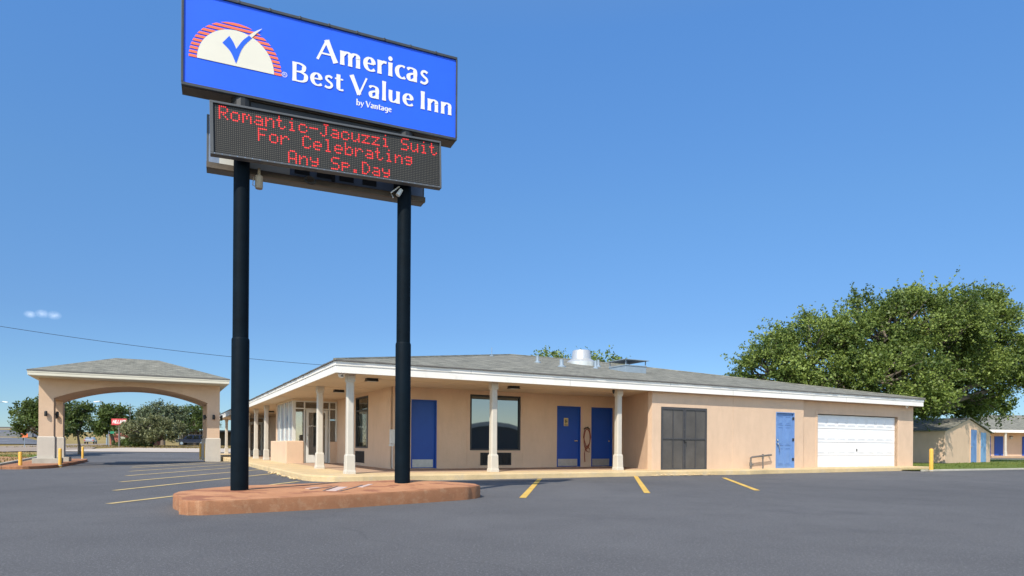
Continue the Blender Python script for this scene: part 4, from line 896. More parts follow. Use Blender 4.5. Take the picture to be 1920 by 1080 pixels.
# ------------------------------------------------------------------ drive-through canopy
ca, cb = -5.2, 24.6
cp = empty("drive_through_canopy", wab(ca, cb, 0), TH); tag(cp, "peach stucco drive through canopy with arched opening and grey hip roof", "canopy")
off = (ca, cb, 0); B0, B1 = 22.5, 26.7; AL, AR = (-9.22, -8.62), (-1.85, -1.24); ZS, ZA, ZT = 3.02, 3.73, 3.97
def arch(a):
    m = (AL[1] + AR[0]) / 2; h = (AR[0] - AL[1]) / 2; rise = ZA - ZS; R = (h * h + rise * rise) / (2 * rise); return ZA - R + math.sqrt(max(0, R * R - (a - m) ** 2))
n = 40; xs = [AL[1] + (AR[0] - AL[1]) * k / n for k in range(n + 1)]
mb = MB()
for bb in (B0, B1 - .7):
    mb = MB()
    lo0 = [(x, bb, arch(x)) for x in xs]; lo1 = [(x, bb + .7, arch(x)) for x in xs]
    for k in range(n):
        mb.poly([lo0[k], lo0[k + 1], (xs[k + 1], bb, ZT), (xs[k], bb, ZT)]); mb.poly([lo1[k], (xs[k], bb + .7, ZT), (xs[k + 1], bb + .7, ZT), lo1[k + 1]])
        mb.poly([lo0[k], lo1[k], lo1[k + 1], lo0[k + 1]])
    mb.box(AL[0], AL[1], bb, bb + .7, 1.15, ZT); mb.box(AR[0], AR[1], bb, bb + .7, 1.15, ZT)
    mb.build("arch_wall", "stucco_canopy", cp, off)
mb = MB(); mb.box(AL[0], AL[1], B0 + .7, B1 - .7, 3.1, ZT); mb.box(AR[0], AR[1], B0 + .7, B1 - .7, 3.1, ZT)
for k in range(n): mb.poly([(xs[k], B0 + .7, arch(xs[k]) + .02), (xs[k + 1], B0 + .7, arch(xs[k + 1]) + .02), (xs[k + 1], B1 - .7, arch(xs[k + 1]) + .02), (xs[k], B1 - .7, arch(xs[k]) + .02)])
mb.build("vault", "stucco_canopy", cp, off)
for (p, q) in (AL, AR):
    for bb in (B0, B1 - .7):
        mb = MB(); mb.box(p - .05, q + .05, bb - .04, bb + .74, -.1, 1.12); mb.loft([[(p - .05, bb - .04, 1.12), (q + .05, bb - .04, 1.12), (q + .05, bb + .74, 1.12), (p - .05, bb + .74, 1.12)], [(p + .002, bb + .002, 1.165), (q - .002, bb + .002, 1.165), (q - .002, bb + .698, 1.165), (p + .002, bb + .698, 1.165)]])
        mb.build("pier_base", "stucco_grey", cp, off)
        if p < -5: mb = MB(); mb.box(p - .22, q + .3, bb - .22, bb + .95, -.3, .1); mb.build("plinth", "kerb", cp, off, bevel=.01)
e0, e1, f0, f1, zE = -9.50, -0.86, 21.1, 28.1, 4.235
mb = MB(); zr = 5.37; ra, rb2 = -6.15, -4.15; q = 3.5
mb.cur = 0; mb.poly([(e0, f0, zE), (e1, f0, zE), (rb2, f0 + q, zr), (ra, f0 + q, zr)]); mb.poly([(e0, f1, zE), (ra, f1 - q, zr), (rb2, f1 - q, zr), (e1, f1, zE)])
mb.cur = 1; mb.poly([(e0, f0, zE), (ra, f0 + q, zr), (e0, f1, zE)]); mb.poly([(e1, f0, zE), (e1, f1, zE), (rb2, f0 + q, zr)])
mb.build("roof", ["sh_x", "sh_y"], cp, off)
mb = MB(); mb.box(e0 + .03, e1 - .03, f0 + .03, f1 - .03, 3.985, 4.11); mb.box(e0 + .015, e1 - .015, f0 + .015, f1 - .015, 4.11, 4.185); mb.build("fascia", "cream", cp, off, bevel=.006)
mb = MB(); mb.box(e0 - .005, e1 + .005, f0 - .005, f1 + .005, 4.187, 4.232); mb.build("drip_edge", "drip", cp, off)
mb = MB(); mb.box(e0 + .05, e1 - .05, f0 + .05, f1 - .05, 3.965, 3.986); mb.build("soffit", "cream", cp, off)
def wall_lamp(a, b, z, ang, label):
    t = empty("wall_lamp", wab(a, b, z), TH + ang); tag(t, label, "wall lamp", "black lamps on the canopy piers")
    mb = MB(); mb.lathe([(.062, -.13), (.066, -.12), (.066, .09), (.05, .12), (.01, .13)], (0, -.11, 0), 16); mb.build("shade", "black", t, smooth=True)
    mb = MB(); mb.box(-.03, .03, -.06, 0, -.03, .03); mb.build("bracket", "black", t)
wall_lamp(-8.92, B0, 2.26, 0, "black lamp on the front of the canopy's left pier"); wall_lamp(AL[1], B0 + .35, 2.26, math.pi / 2, "black lamp on the inner side of the left front pier")
wall_lamp(-8.9, B1 - .7, 2.26, 0, "black lamp on the left rear pier of the canopy"); wall_lamp(-1.54, B0, 2.28, 0, "black lamp on the front of the canopy's right pier")
wall_lamp(AR[0], B0 + .35, 2.28, -math.pi / 2, "black lamp on the inner side of the right front pier"); wall_lamp(AR[1], B0 + .35, 2.28, math.pi / 2, "black lamp on the outer side of the right pier")
# island under the left piers
g0 = -0.28
mb = MB(); pl = [wab(*q)[:2] for q in ((-10.1, 19.2), (-9.8, 18.4), (-9.0, 18.3), (-8.35, 19.4), (-8.1, 22), (-7.95, 27), (-7.95, 31.5), (-8.3, 33), (-9.4, 33.2), (-10.0, 31.5), (-10.2, 26))]
pl = smooth_closed(pl, 4); mb.prism(pl, g0 - .1, g0 + .14); struct(mb.build("canopy_island", "kerb_red", bevel=.03))

# ------------------------------------------------------------------ bollards
def px_point(px, py, z):   # the ground point that the photo shows at this place, at height z
    dx, dy = px - 960, py - 835.5; c_, s_ = math.cos(ROLL), math.sin(ROLL); u, v = (c_ * dx + s_ * dy) / 1238, (-s_ * dx + c_ * dy) / 1238
    d = (EYE - z) / v; return u * d, d
def bollard(x, y, z, h, label, first=[None]):
    if first[0] is None:
        t = empty("bollard", (x, y, z)); mb = MB(); mb.lathe([(.07, -.1), (.07, .80), (.064, .825), (.045, .845), (.01, .85)], (0, 0, 0), 20); mb.build("post", "yellow", t, smooth=True)
        mb = MB(); mb.lathe([(.085, -.02), (.085, .02), (.071, .03)], (0, 0, 0), 20); mb.build("collar", "kerb", t); first[0] = t
    else:
        t = copy_tree(first[0]); t.location = (x, y, z)
    t.scale = (1, 1, h / .85); tag(t, label, "bollard", "yellow steel bollards around the lot")
for (px, py, z, h, lab) in ((38, 878, -.27, .72, "yellow bollard farthest left, in front of the canopy's left pier"), (112.5, 873, -.2, .80, "yellow bollard at the inner corner of the left pier"), (155, 860, -.2, .80, "yellow bollard behind the left pier at the end of the canopy island"),
                             (385.5, 860, 0.03, .85, "yellow bollard in front of the canopy's right pier"), (376, 858, 0.03, .85, "shaded yellow bollard just left of the one before the right pier"), (1746, 882.5, 0.03, .84, "yellow bollard at the lawn corner beside the garage")):
    x, y = px_point(px, py, z); bollard(x, y, z, h, lab)

# ------------------------------------------------------------------ trees
def make_tree(name, label, base, lobes, leaf, bark, clumps=60, twigs=18, leaves=11, lsize=.14, twig=.8, trunk_r=.25, group=None, hang=0.15, trunk_top=None, spread=0.9, seed=1, cat="tree", stems=1, tuft=0.25):
    rs = np.random.RandomState(seed); base = np.array(base, float)
    t = empty(name, tuple(base)); tag(t, label, cat, group)
    L = [(np.array(c, float), np.array(r_, float)) for c, r_ in lobes]; wts = np.array([r_[0] * r_[1] + r_[0] * r_[2] for _, r_ in L]); wts = wts / wts.sum()
    cl = []
    while len(cl) < clumps:
        i = rs.choice(len(L), p=wts); c, r_ = L[i]; d = rs.normal(size=3); d /= np.linalg.norm(d)
        if d[2] < -.55: continue
        k = rs.uniform(.72, 1.0) if rs.rand() < .8 else rs.uniform(.35, .72); p = c + d * r_ * k
        if any((((p - c2) / r2) ** 2).sum() < .42 for j, (c2, r2) in enumerate(L) if j != i): continue
        if p[2] < base[2] + .15: continue
        cl.append((p, d, i))
    V, F, T = [], [], []
    for (p, d, i) in cl:
        s_ = spread * rs.uniform(.6, 1.15); tone0 = rs.uniform(0.05, .85)
        for w_ in range(int(twigs * rs.uniform(.6, 1.3))):
            q = p + rs.normal(size=3) * s_ * np.array([.5, .5, .36]); dr = d * .8 + rs.normal(size=3) * .6 + np.array([0, 0, .28]); dr /= np.linalg.norm(dr)
            ln = twig * rs.uniform(.5, 1.3) * (1.6 if rs.rand() < tuft * .3 else 1); nl = max(3, int(leaves * rs.uniform(.7, 1.3)))
            for m in range(nl):
                u = (m + rs.rand()) / nl; pos = q + dr * ln * u + np.array([0, 0, -hang * u * u]) + rs.normal(size=3) * .06 * twig
                ax = dr * .5 + rs.normal(size=3) * .8; ax /= np.linalg.norm(ax); nr = rs.normal(size=3) * .75 + np.array([-.15, -.35, .75]); sd = np.cross(ax, nr); sd /= (np.linalg.norm(sd) + 1e-6)
                z = lsize * rs.uniform(.6, 1.25); V += [pos, pos + ax * z * .5 + sd * z * .32, pos + ax * z, pos + ax * z * .5 - sd * z * .32]; T.append(min(1, max(0, tone0 + rs.normal() * .22)))
    V = np.array(V) - base; n = len(V) // 4
    me = bpy.data.meshes.new("crown"); me.vertices.add(4 * n); me.vertices.foreach_set('co', V.ravel()); me.loops.add(4 * n); me.loops.foreach_set('vertex_index', np.arange(4 * n, dtype=np.int32))
    me.polygons.add(n); me.polygons.foreach_set('loop_start', np.arange(0, 4 * n, 4, dtype=np.int32)); me.polygons.foreach_set('loop_total', np.full(n, 4, dtype=np.int32)); me.update(); me.validate()
    at = me.attributes.new('tone', 'FLOAT', 'FACE'); at.data.foreach_set('value', np.array(T, dtype=np.float32)); me.materials.append(M[leaf])
    o = bpy.data.objects.new("crown", me); COL.objects.link(o); o.parent = t
    mb = MB(); ctr = np.mean([c for c, _ in L], axis=0); tops = []
    for k in range(stems):
        b0 = base + np.array([rs.uniform(-.4, .4), rs.uniform(-.3, .3), 0]) * (stems > 1); top = np.array(trunk_top if trunk_top else (base[0] * .6 + ctr[0] * .4, base[1] * .6 + ctr[1] * .4, base[2] + (ctr[2] - base[2]) * .55), float)
        if stems > 1: top = top + rs.normal(size=3) * .5
        mid = (b0 + top) / 2 + rs.normal(size=3) * .08
        mb.tube([tuple(b0 - base - (0, 0, .15)), tuple(b0 - base + (0, 0, .1)), tuple(mid - base), tuple(top - base)], [trunk_r * 1.35 / stems ** .5, trunk_r * 1.05 / stems ** .5, trunk_r * .85 / stems ** .5, trunk_r * .6 / stems ** .5], 10); tops.append(top)
    for i, (c, r_) in enumerate(L):
        top = tops[i % len(tops)]; hub = c + np.array([0, 0, -r_[2] * .3]); m1 = (top + hub) / 2 + rs.normal(size=3) * .15
        mb.tube([tuple(top - base), tuple(m1 - base), tuple(hub - base)], [trunk_r * .55, trunk_r * .38, trunk_r * .25], 8)
        for (p, d, j) in cl:
            if j != i: continue
            m2 = hub * .45 + p * .55 + rs.normal(size=3) * .12 * r_[0] * .5 + np.array([0, 0, -.1]); mb.tube([tuple(hub - base), tuple(m2 - base), tuple(p - base), tuple(p + d * spread * .5 - base)], [trunk_r * .2, trunk_r * .12, trunk_r * .06, trunk_r * .02], 5, False)
    mb.build("trunk", bark, t, smooth=True); return t
def lob(px, py, Y, rx, rz, ry=None): return ((px - 960) * Y / 1238, Y, EYE + (835.5 + (px - 960) * ROLL - py) * Y / 1238), (rx, ry or rx, rz)
make_tree("broadleaf_tree", "huge bushy green tree rising behind the garage end of the motel", (20.6, 37.0, 0.0),
          [lob(1450, 690, 36.5, 1.9, 1.35), lob(1515, 665, 37, 2.3, 1.9), lob(1600, 660, 37, 2.7, 2.2, 2.6), lob(1665, 625, 37.5, 2.6, 2.3), lob(1740, 618, 38, 2.7, 2.2), lob(1700, 600, 38, 1.6, 1.3), lob(1820, 622, 41, 2.6, 2.4), lob(1870, 690, 42, 2.4, 2.0), lob(1760, 680, 40, 3.2, 2.2), lob(1690, 715, 36.5, 2.4, 1.5), lob(1800, 742, 42.5, 2.3, 1.3), lob(1905, 705, 43, 1.8, 1.5), lob(1420, 700, 36.5, 1.1, .7), lob(1735, 755, 36, 1.5, 1.0), lob(1778, 765, 43, 1.5, .9), lob(1835, 762, 44, 1.3, .8), lob(1640, 700, 35.5, 2.2, 1.5), lob(1560, 705, 36, 2.0, 1.2), lob(1640, 735, 36, 2.2, 1.1), lob(1480, 700, 36.5, 1.5, .8)],
          "leaf_a", "bark_pale", clumps=540, twigs=24, leaves=17, lsize=.15, twig=.75, trunk_r=.42, hang=.2, spread=.68, seed=3)
make_tree("broadleaf_tree", "small leafy treetop poking above the roof behind the round exhaust fan", (4.6, 48.0, 0.0), [lob(1045, 690, 48, 1.3, .95), lob(1128, 696, 48, 1.2, .8), lob(1085, 700, 48, 1.8, 1.0)], "leaf_a", "bark", clumps=60, twigs=20, leaves=14, lsize=.19, twig=.7, trunk_r=.2, spread=.6, seed=5, tuft=1.0)
def T(px, Y): return ((px - 960) * Y / 1238, Y)
gt = "trees behind the canopy"
def ltree(px, Y, lobes, label, leaf, seed, tr=.2, **kw):
    x, y = T(px, Y); return make_tree("broadleaf_tree", label, (x, y, gz(x, y)), [lob(*l) for l in lobes], leaf, "bark", trunk_r=tr, group=gt, seed=seed, **kw)
ltree(80, 50, [(40, 780, 50, 1.1, .9), (80, 768, 50, 1.3, .95), (65, 800, 49, 1.1, .7), (95, 795, 50, 1.2, 1.0)], "dark green tree left of the canopy's left pier", "leaf_b", 11, .16, clumps=70, twigs=16, leaves=9, lsize=.19, twig=.5, spread=.45)
ltree(149, 54, [(135, 772, 54, .9, .7), (125, 795, 54, .9, .8), (150, 785, 54, .6, .6), (138, 808, 54, .8, .45), (155, 768, 54, .4, .3)], "dark tree with slim trunk seen just inside the left pier", "leaf_b", 12, .12, clumps=60, twigs=14, leaves=9, lsize=.19, twig=.5, spread=.42)
ltree(213, 90, [(212, 775, 90, 1.5, .9), (190, 795, 90, 1.5, 1.0), (222, 785, 91, 1.4, 1.0), (178, 808, 89, .9, .5), (205, 805, 90, 1.2, .7)], "round green tree with a forked trunk beside the red sign", "leaf_b", 13, .26, clumps=90, twigs=16, leaves=8, lsize=.28, twig=.65, spread=.6)
ltree(285, 88, [(256, 806, 87, 1.5, 1.0), (283, 798, 86, 1.7, 1.1), (315, 802, 87, 1.6, 1.2), (240, 812, 87, .9, .7), (245, 803, 82.5, .7, .6), (332, 812, 88, 1.0, .8), (300, 818, 85, 1.8, .7), (270, 820, 85.5, 1.5, .6)], "wide low olive green mesquite tree in the middle of the arch", "leaf_c", 14, .3, clumps=140, twigs=18, leaves=9, lsize=.24, twig=.6, spread=.55, stems=3)
ltree(305, 102, [(275, 782, 102, 1.5, 1.2), (302, 770, 102, 1.6, 1.1), (328, 778, 103, 1.4, 1.1), (300, 790, 102, 2, 1)], "taller grey green tree rising behind the mesquite", "leaf_d", 15, .3, clumps=90, twigs=16, leaves=8, lsize=.28, twig=.7, spread=.6)
ltree(365, 116, [(345, 782, 116, 1.7, 1.3), (372, 778, 116, 1.9, 1.3), (360, 796, 115, 2.2, 1.1), (392, 785, 116, 1.4, 1.3)], "brighter green tree above the dark carport shelter", "leaf_b", 16, .3, clumps=90, twigs=16, leaves=8, lsize=.32, twig=.8, spread=.7)
for px, Y, w_, lab, sd in ((232, 86, .9, "low dark green shrub left of the pale pole", 21), (255, 85, 1.2, "low dark green shrub right of the pale pole", 22)):
    x, y = T(px, Y); make_tree("shrub", lab, (x, y, gz(x, y)), [((x, y, gz(x, y) + .45), (w_, .8, .55)), ((x + w_ * .7, y, gz(x, y) + .35), (w_ * .7, .7, .45))], "leaf_b", "bark", clumps=26, twigs=12, leaves=8, lsize=.22, twig=.3, trunk_r=.06, spread=.4, seed=sd, cat="shrub", group="low shrubs beside the pale pole")

# ------------------------------------------------------------------ things beyond the canopy
def wpt(px, py, Y):
    u = (px - 960); v = py - 835.5; c_, s_ = math.cos(ROLL), math.sin(ROLL); return ((c_ * u + s_ * v) / 1238 * Y, Y, EYE - (-s_ * u + c_ * v) / 1238 * Y)
def box_text(mb, txt, x0, z0, h, wd, y, slant=.25):
    L = {'H': [(0, 0, 0, 1), (1, 0, 1, 1), (0, .5, 1, .5)], 'I': [(.5, 0, .5, 1)], 'L': [(0, 0, 0, 1), (0, 0, 1, 0)], 'A': [(0, 0, .5, 1), (.5, 1, 1, 0), (.2, .4, .8, .4)], 'R': [(0, 0, 0, 1), (0, 1, .9, 1), (.9, 1, .9, .5), (.9, .5, 0, .5), (.4, .5, 1, 0)], 'D': [(0, 0, 0, 1), (0, 1, .8, .9), (.8, .9, 1, .5), (1, .5, .8, .1), (.8, .1, 0, 0)]}
    x = x0; st = h * .2
    for ch in txt:
        w_ = wd * (.5 if ch == 'I' else 1)
        for i, (a0, b0, a1, b1) in enumerate(L[ch]):
            p = Vector((x + a0 * w_ * .76 + b0 * h * slant, z0 + b0 * h)); q = Vector((x + a1 * w_ * .78 + b1 * h * slant, z0 + b1 * h)); d = (q - p).normalized(); p -= d * st * .4; q += d * st * .4; nn = Vector((-d.y, d.x)) * st / 2
            mb.poly([(w2.x, y - .002 * i, w2.y) for w2 in (p + nn, q + nn, q - nn, p - nn)])
        x += w_
Y = 83.0; x, _, zt = wpt(224, 785, Y); _, _, zb = wpt(224, 797, Y); g = gz(x, Y)
t = empty("store_sign", (x, Y, g)); tag(t, "red store sign with white slanted letters on a post, half hidden by foliage", "sign")
mb = MB(); mb.box(-.95, .95, -.1, .1, zb - g, zt - g); mb.build("panel", "redsign", t); mb = MB(); mb.tube([(0, 0, -.1), (0, 0, zb - g)], .12, 10); mb.build("post", "pipe", t)
mb = MB(); box_text(mb, "HILLIARD", -.78, zb - g + .24, .36, .245, -.108); mb.build("lettering", "signwhite", t)
x, _, zt = wpt(244, 757, 90); g = gz(x, 90); t = empty("utility_pole", (x, 90, g)); tag(t, "thin pale pole standing in front of the mesquite tree", "pole")
mb = MB(); mb.tube([(0, 0, -.1), (0, 0, 1.6)], [.11, .1], 10); mb.build("post", "column", t); mb = MB(); mb.tube([(0, 0, 1.6), (0, 0, zt - g)], [.06, .045], 8); mb.build("mast", "pipe", t)
def street_lamp(px0, py0, px1, py1, Y, label):
    x, _, z = wpt(px1, py1, Y); g = gz(x, Y); x2, _, z2 = wpt(px0, py0, Y); t = empty("street_lamp", (x, Y, g)); tag(t, label, "street lamp", "street lamps along the road")
    mb = MB(); mb.tube([(0, 0, -.1), (0, 0, z - g - .5)], [.12, .08], 10); mb.build("pole", "galv", t)
    mb = MB(); mb.tube([(0, 0, z - g - .5), (-.1, 0, z - g), ((x2 - x) * .5, 0, (z2 + z) / 2 - g + .55), (x2 - x + .5 * (1 if x2 < x else -1), 0, z2 - g)], .06, 8); mb.build("arm", "galv", t)
    s_ = 1 if x2 > x else -1
    mb = MB(); mb.loft([[(x2 - x - s_ * .55, -.16, z2 - g + .06), (x2 - x - s_ * .55, .16, z2 - g + .06), (x2 - x - s_ * .55, .12, z2 - g + .16), (x2 - x - s_ * .55, -.12, z2 - g + .16)], [(x2 - x + s_ * .1, -.2, z2 - g - .06), (x2 - x + s_ * .1, .2, z2 - g - .06), (x2 - x + s_ * .1, .14, z2 - g + .1), (x2 - x + s_ * .1, -.14, z2 - g + .1)], [(x2 - x + s_ * .4, -.1, z2 - g - .04), (x2 - x + s_ * .4, .1, z2 - g - .04), (x2 - x + s_ * .4, .08, z2 - g + .04), (x2 - x + s_ * .4, -.08, z2 - g + .04)]]); mb.build("lamp_head", "alum", t, smooth=True)
street_lamp(181, 753.5, 201, 765, 96, "street lamp whose arm shows left of the round green tree"); street_lamp(11, 754, -12, 765, 120, "street lamp head over the highway at the far left")
x, y, z = wpt(45.5, 816.5, 80); g = gz(x, y); t = empty("road_sign", (x, y, g)); tag(t, "orange roadwork sign on a thin post at the far left", "sign")
mb = MB(); mb.box(-.42, .42, -.02, .02, z - g - .22, z - g + .22); mb.build("panel", "orange", t); mb = MB(); mb.tube([(0, .04, -.1), (0, .04, z - g + .2)], .035, 8); mb.build("post", "galv", t)
x, y, z = wpt(210, 811, 88); g = gz(x, y); t = empty("street_name_sign", (x, y, g)); tag(t, "small green street name sign under the round tree", "sign")
mb = MB(); mb.box(-.22, .3, -.015, .015, z - g - .16, z - g + .16); mb.build("panel", "greensign", t); mb = MB(); mb.tube([(-.45, .03, -.1), (-.45, .03, z - g + .2)], .03, 8); mb.tube([(-.45, .03, z - g), (.2, .03, z - g)], .02, 8); mb.build("post", "galv", t)
# barrier and guard rail of the highway
mb = MB()
for k in range(22): a0, a1 = -320 + k * 10, -310 + k * 10; mb.loft([[(a, 137.5, gz(a, 137.5) - .1), (a, 138.1, gz(a, 138) - .1), (a, 137.95, gz(a, 138) + .85), (a, 137.65, gz(a, 137.6) + .85)] for a in (a0, a1)])
tag(mb.build("highway_barrier", "highway"), "long low concrete barrier between the highway lanes", "barrier")  # dark road grey: the barrier's shaded side is put into its colour
t = empty("guard_rail", (-200, 162, gz(-200, 162))); tag(t, "steel guard rail along the top of the highway bank", "guard rail"); gg = gz(-200, 162)
mb = MB(); rr = []
for k in range(21): a = -310 + k * 9.5; rr.append([(a + 200, 0, gz(a, 162) - gg + .35), (a + 200, .08, gz(a, 162) - gg + .5), (a + 200, 0, gz(a, 162) - gg + .75), (a + 200, .12, gz(a, 162) - gg + .6)])
mb.loft(rr); mb.build("rail", "pipe", t); mb = MB()
for k in range(40): a = -310 + k * 4.8; mb.box(a + 200, a + 200.15, .1, .25, gz(a, 162) - gg - .1, gz(a, 162) - gg + .7)
mb.build("posts", "pipe", t)
# cars
def make_car(name, label, loc, rz, paintm, suv):
    t = empty(name, loc, rz); tag(t, label, "car"); Lc, Wc, Hc = (5.0, 1.9, 1.85) if suv else (4.4, 1.75, 1.42)
    if suv: prof = [(-2.45, .55), (-2.5, .95), (-2.42, 1.05), (-1.3, 1.12), (2.42, 1.12), (2.5, .9), (2.45, .5), (-2.45, .5)]; gh = [(-1.35, 1.12), (-.75, 1.72), (-.4, 1.82), (2.0, 1.82), (2.3, 1.7), (2.42, 1.12)]
    else: prof = [(-2.15, .4), (-2.2, .65), (-2.05, .78), (-1.1, .9), (2.1, .95), (2.2, .75), (2.15, .4), (-2.15, .36)]; gh = [(-1.15, .9), (-.45, 1.36), (0, 1.42), (1.1, 1.4), (1.75, 1.05), (2.0, .95)]
    mb = MB(); w_ = Wc / 2
    mb.loft([[(x, -w_ + .06, z) for x, z in prof], [(x, -w_, z * .99 + .004) for x, z in prof], [(x, w_, z * .99 + .004) for x, z in prof], [(x, w_ - .06, z) for x, z in prof]]); mb.build("body", paintm, t, bevel=.04)
    mb = MB(); mb.loft([[(x * .98, -w_ + .08 + .13 * (z > prof[4][1] + .2), z) for x, z in gh], [(x * .98, w_ - .08 - .13 * (z > prof[4][1] + .2), z) for x, z in gh]]); cabn = mb.build("cabin", paintm, t, bevel=.03)
    zt_, zb_ = gh[2][1] - .1, gh[0][1] + .03
    for s_ in (-1, 1):
        mb = MB()
        for (x0, x1) in ((gh[0][0] + .45, .1), (.2, 1.1), (1.2, gh[-2][0] - .05)): y0, y1 = s_ * (w_ - .075), s_ * (w_ - .20); mb.poly([(x0, y0, zb_), (x1, y0, zb_), (x1 - .05, y1, zt_), (x0 + .2, y1, zt_)])
        mb.build("side_windows", "carglass", cabn)
    for (i, j) in ((0, 1), (-1, -2)):
        (x0, z0), (x1, z1) = gh[i], gh[j]; dx = -.02 if i == 0 else .02; mb = MB(); mb.poly([(x0 * .98 + dx, -w_ + .15, z0 + .04), (x0 * .98 + dx, w_ - .15, z0 + .04), (x1 * .98 + dx, w_ - .24, z1 - .04), (x1 * .98 + dx, -w_ + .24, z1 - .04)]); mb.build("windscreen" if i == 0 else "rear_window", "carglass", cabn)
    r_ = .38 if suv else .31
    for x in (-Lc * .31, Lc * .31):
        for s_ in (-1, 1):
            mb = MB(); mb.tube([(x, s_ * (w_ - .2), r_), (x, s_ * (w_ + .015), r_)], r_, 20); wv = mb.build("wheel", "tyre", t); mb = MB(); mb.tube([(x, s_ * (w_ + .0), r_), (x, s_ * (w_ + .03), r_)], r_ * .6, 16); mb.build("rim", "galv", wv)
    for s_ in (-1, 1):
        mb = MB(); mb.box(prof[1][0] - .02, prof[1][0] + .1, s_ * w_ * .86 - .16, s_ * w_ * .86 + .10 * 0 + .16 * (s_ < 0) + .06 * (s_ > 0), prof[1][1] - .1, prof[1][1] + .07); mb.build("headlight", "signwhite", t)
        mb = MB(); mb.box(prof[5][0] - .1, prof[5][0] + .015, s_ * w_ * .85 - .1, s_ * w_ * .85 + .1, prof[5][1] - .12, prof[5][1] + .12); mb.build("tail_light", "redsign", t)
x, y, z = wpt(170, 831, 138); make_car("parked_car", "silver hatchback driving away on the street left of the round tree", (x, y, gz(x, y) + .03), math.radians(-66), "silver", False)
x, y, z = wpt(362, 832, 112); make_car("parked_car", "dark blue sport utility vehicle parked before the dark carport", (x, y, gz(x, y) + .03), math.radians(12), "navycar", True)
# dark carport and brick house far behind
x, y, z = wpt(372, 807, 122); g = gz(x, y); t = empty("carport_shelter", (x, y, g)); tag(t, "dark flat roofed carport shelter behind the parked blue vehicle", "shelter"); zt = z - g
mb = MB(); mb.box(-5, 8, -3, 3, zt - .3, zt); mb.build("roof", "roofdark", t); mb = MB(); mb.box(-5, 8, 2.8, 3, -.1, zt - .3); mb.build("back_wall", "bulk", t)
for xx in (-4.8, -1.6, 1.6, 4.8): mb = MB(); mb.box(xx, xx + .16, -2.9, -2.74, -.1, zt - .3); mb.build("post", "pipe", t)
x, y, z = wpt(258, 815, 125); g = gz(x, y); t = empty("brick_house", (x, y, g)); tag(t, "small red brick house glimpsed low through the trees", "house")
mb = MB(); mb.box(-4, 4, -2, 2, -.1, 1.7); mb.build("wall", "brickred", t); mb = MB(); mb.loft([[(-4.3, -2.4, 1.7), (4.3, -2.4, 1.7), (4.3, 2.4, 1.7), (-4.3, 2.4, 1.7)], [(-3, -.05, 2.6), (3, -.05, 2.6), (3, .05, 2.6), (-3, .05, 2.6)]]); mb.build("roof", "brickred", t)
mb = MB(); mb.box(-2.4, -1.2, -2.03, -1.98, .6, 1.5); mb.build("window", "glass_dark", t)
# overhead wire
p0, p1 = Vector(wpt(-160, 585, 42)), Vector(wpt(760, 694, 52)); mb = MB(); mb.tube([tuple(p0.lerp(p1, k / 30) - Vector((0, 0, .55 * (1 - (2 * k / 30 - 1) ** 2)))) for k in range(31)], .016, 5)
tag(mb.build("overhead_wire", "black"), "thin black overhead wire sagging across the sky above the canopy", "wire")

# ------------------------------------------------------------------ right side: shed and the far wing
def shed():
    p = Vector((24.4, 37.2)); ang = math.atan2(4.6, 6.0); W_, D_, zE, zR = 7.2, 9.0, 1.82, 2.60
    t = empty("storage_shed", (p.x, p.y, 0.04), ang); tag(t, "low peach gabled storage shed in tree shade on the lawn", "shed")
    mb = MB(); mb.loft([[(0, 0, -.1), (W_, 0, -.1), (W_, 0, zE), (W_ * .5, 0, zR), (0, 0, zE)], [(0, D_, -.1), (W_, D_, -.1), (W_, D_, zE), (W_ * .5, D_, zR), (0, D_, zE)]]); mb.build("wall", "stucco", t)
    sl_ = (zR - zE) / (W_ * .5)
    mb = MB()
    for s_ in (0, 1):
        e = -.12 if s_ == 0 else W_ + .12; m = W_ * .5
        mb.cur = 0; mb.loft([[(e, -.1, zE - .12 * sl_ + .02), (m, -.1, zR + .02), (m, -.1, zR + .09), (e, -.1, zE - .12 * sl_ + .09)], [(e, D_ + .1, zE - .12 * sl_ + .02), (m, D_ + .1, zR + .02), (m, D_ + .1, zR + .09), (e, D_ + .1, zE - .12 * sl_ + .09)]])
    mb.build("roof", "sh_y", t)
    for (x0, x1, mt, z1, lab) in ((W_ * .53, W_ * .665, "door_sun", 1.98, "blue shed door"), (W_ * .755, W_ * .89, "door_pale", 1.84, "pale blue shed door")):
        mb = MB(); mb.box(x0, x1, -.025, .04, .02, z1); d = mb.build("door", mt, t, bevel=.004); d['label'] = lab
        mb = MB(); mb.box(x0 - .05, x0, -.035, .03, 0, z1 + .05); mb.box(x1, x1 + .05, -.035, .03, 0, z1 + .05); mb.box(x0, x1, -.035, .03, z1, z1 + .05); mb.build("door_frame", "stucco", d)
        mb = MB(); mb.tube([(x0 + .1, -.02, .95), (x0 + .1, -.08, .95)], .03, 10); mb.build("knob", "chrome", d)
shed()
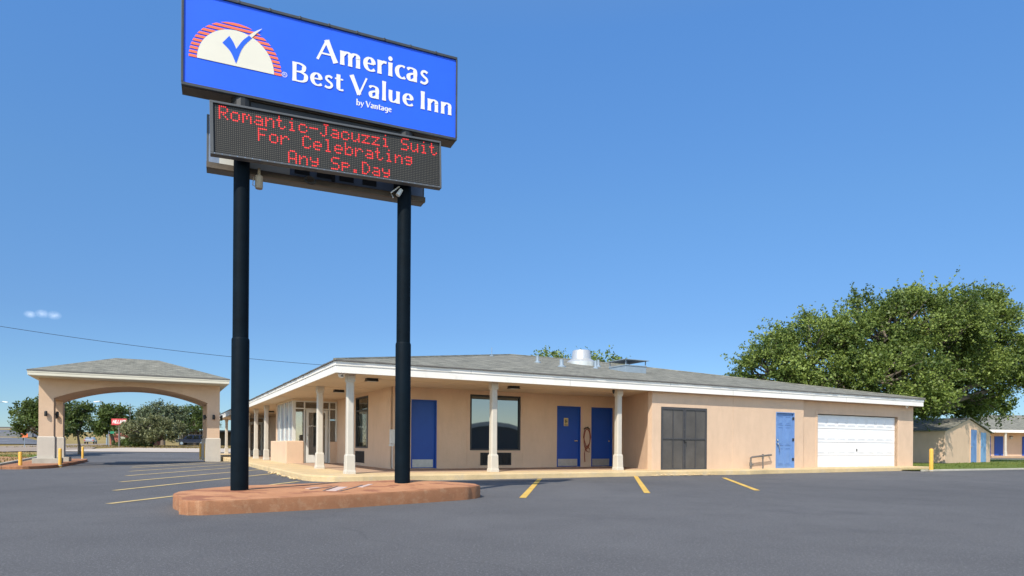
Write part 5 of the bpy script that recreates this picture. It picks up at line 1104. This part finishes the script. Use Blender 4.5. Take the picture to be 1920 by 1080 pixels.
def far_wing():
    x, y, _ = wpt(1860, 853, 70); t = empty("motel_wing", (x, y, 0), math.radians(6)); tag(t, "distant peach motel wing with blue doors and a white column at the right edge", "motel")
    zE, zR = 2.9, 4.75
    mb = MB(); mb.box(0, 30, 1.6, 9, 0, 2.75); mb.build("wall", "stucco", t)
    mb = MB(); mb.loft([[(-.6, -.3, zE), (31, -.3, zE), (31, 10, zE), (-.6, 10, zE)], [(4, 4.8, zR), (28, 4.8, zR), (28, 4.9, zR), (4, 4.9, zR)]]); mb.build("roof", "sh_x", t)
    mb = MB(); mb.box(-.62, 31, -.33, 10, 2.62, 2.895); mb.build("fascia", "white", t); mb = MB(); mb.box(-.5, 31, -.5, 9, -.05, .15); mb.build("step", "porch", t)
    for x0 in (.25, 1.7, 5.0, 7.6): mb = MB(); mb.box(x0, x0 + 1.0, 1.54, 1.62, .16, 2.25); mb.build("door", "door", t)
    mb = MB(); mb.box(3.0, 5.8, 1.5, 1.53, .2, 2.3)
    for x0 in (1.45, 5.6): q = cm0.copy(); COL.objects.link(q); q.parent = t; q.location = (x0, -.1, 0)
    mb = MB(); mb.box(3.5, 3.7, 1.4, 1.6, 1.95, 2.2); mb.build("wall_lantern", "lamp", t); mb = MB(); mb.box(3.47, 3.73, 1.37, 1.6, 2.2, 2.27); mb.build("lantern_top", "black", t)
far_wing()
# arched warehouse behind the viewer, mirrored by the dark window
wx = Vector((-0.5, 20.0)) + Vector((.817, -.575)) * 105; t = empty("metal_warehouse", (wx.x, wx.y, 0), math.atan2(-.575, .817) + math.pi / 2); tag(t, "low white arched warehouse mirrored in the dark window", "warehouse")
pr = [(-7.8, 0)] + [(7.8 * math.cos(math.pi - math.pi * k / 16), .4 + 4.5 * math.sin(math.pi * k / 16)) for k in range(17)] + [(7.8, 0)]
mb = MB(); mb.loft([[(x, -9, z) for x, z in pr], [(x, 9, z) for x, z in pr]]); mb.build("shell", "roofdark", t)
pr2 = [(x * 1.02, z * 1.0) for x, z in pr[1:-1]]; mb = MB(); mb.loft([[(x, 9.3, z - .45), (x, 9.3, z + .25), (x, 8.8, z + .25), (x, 8.8, z - .45)] for x, z in pr2]); mb.build("rim", "white", t)
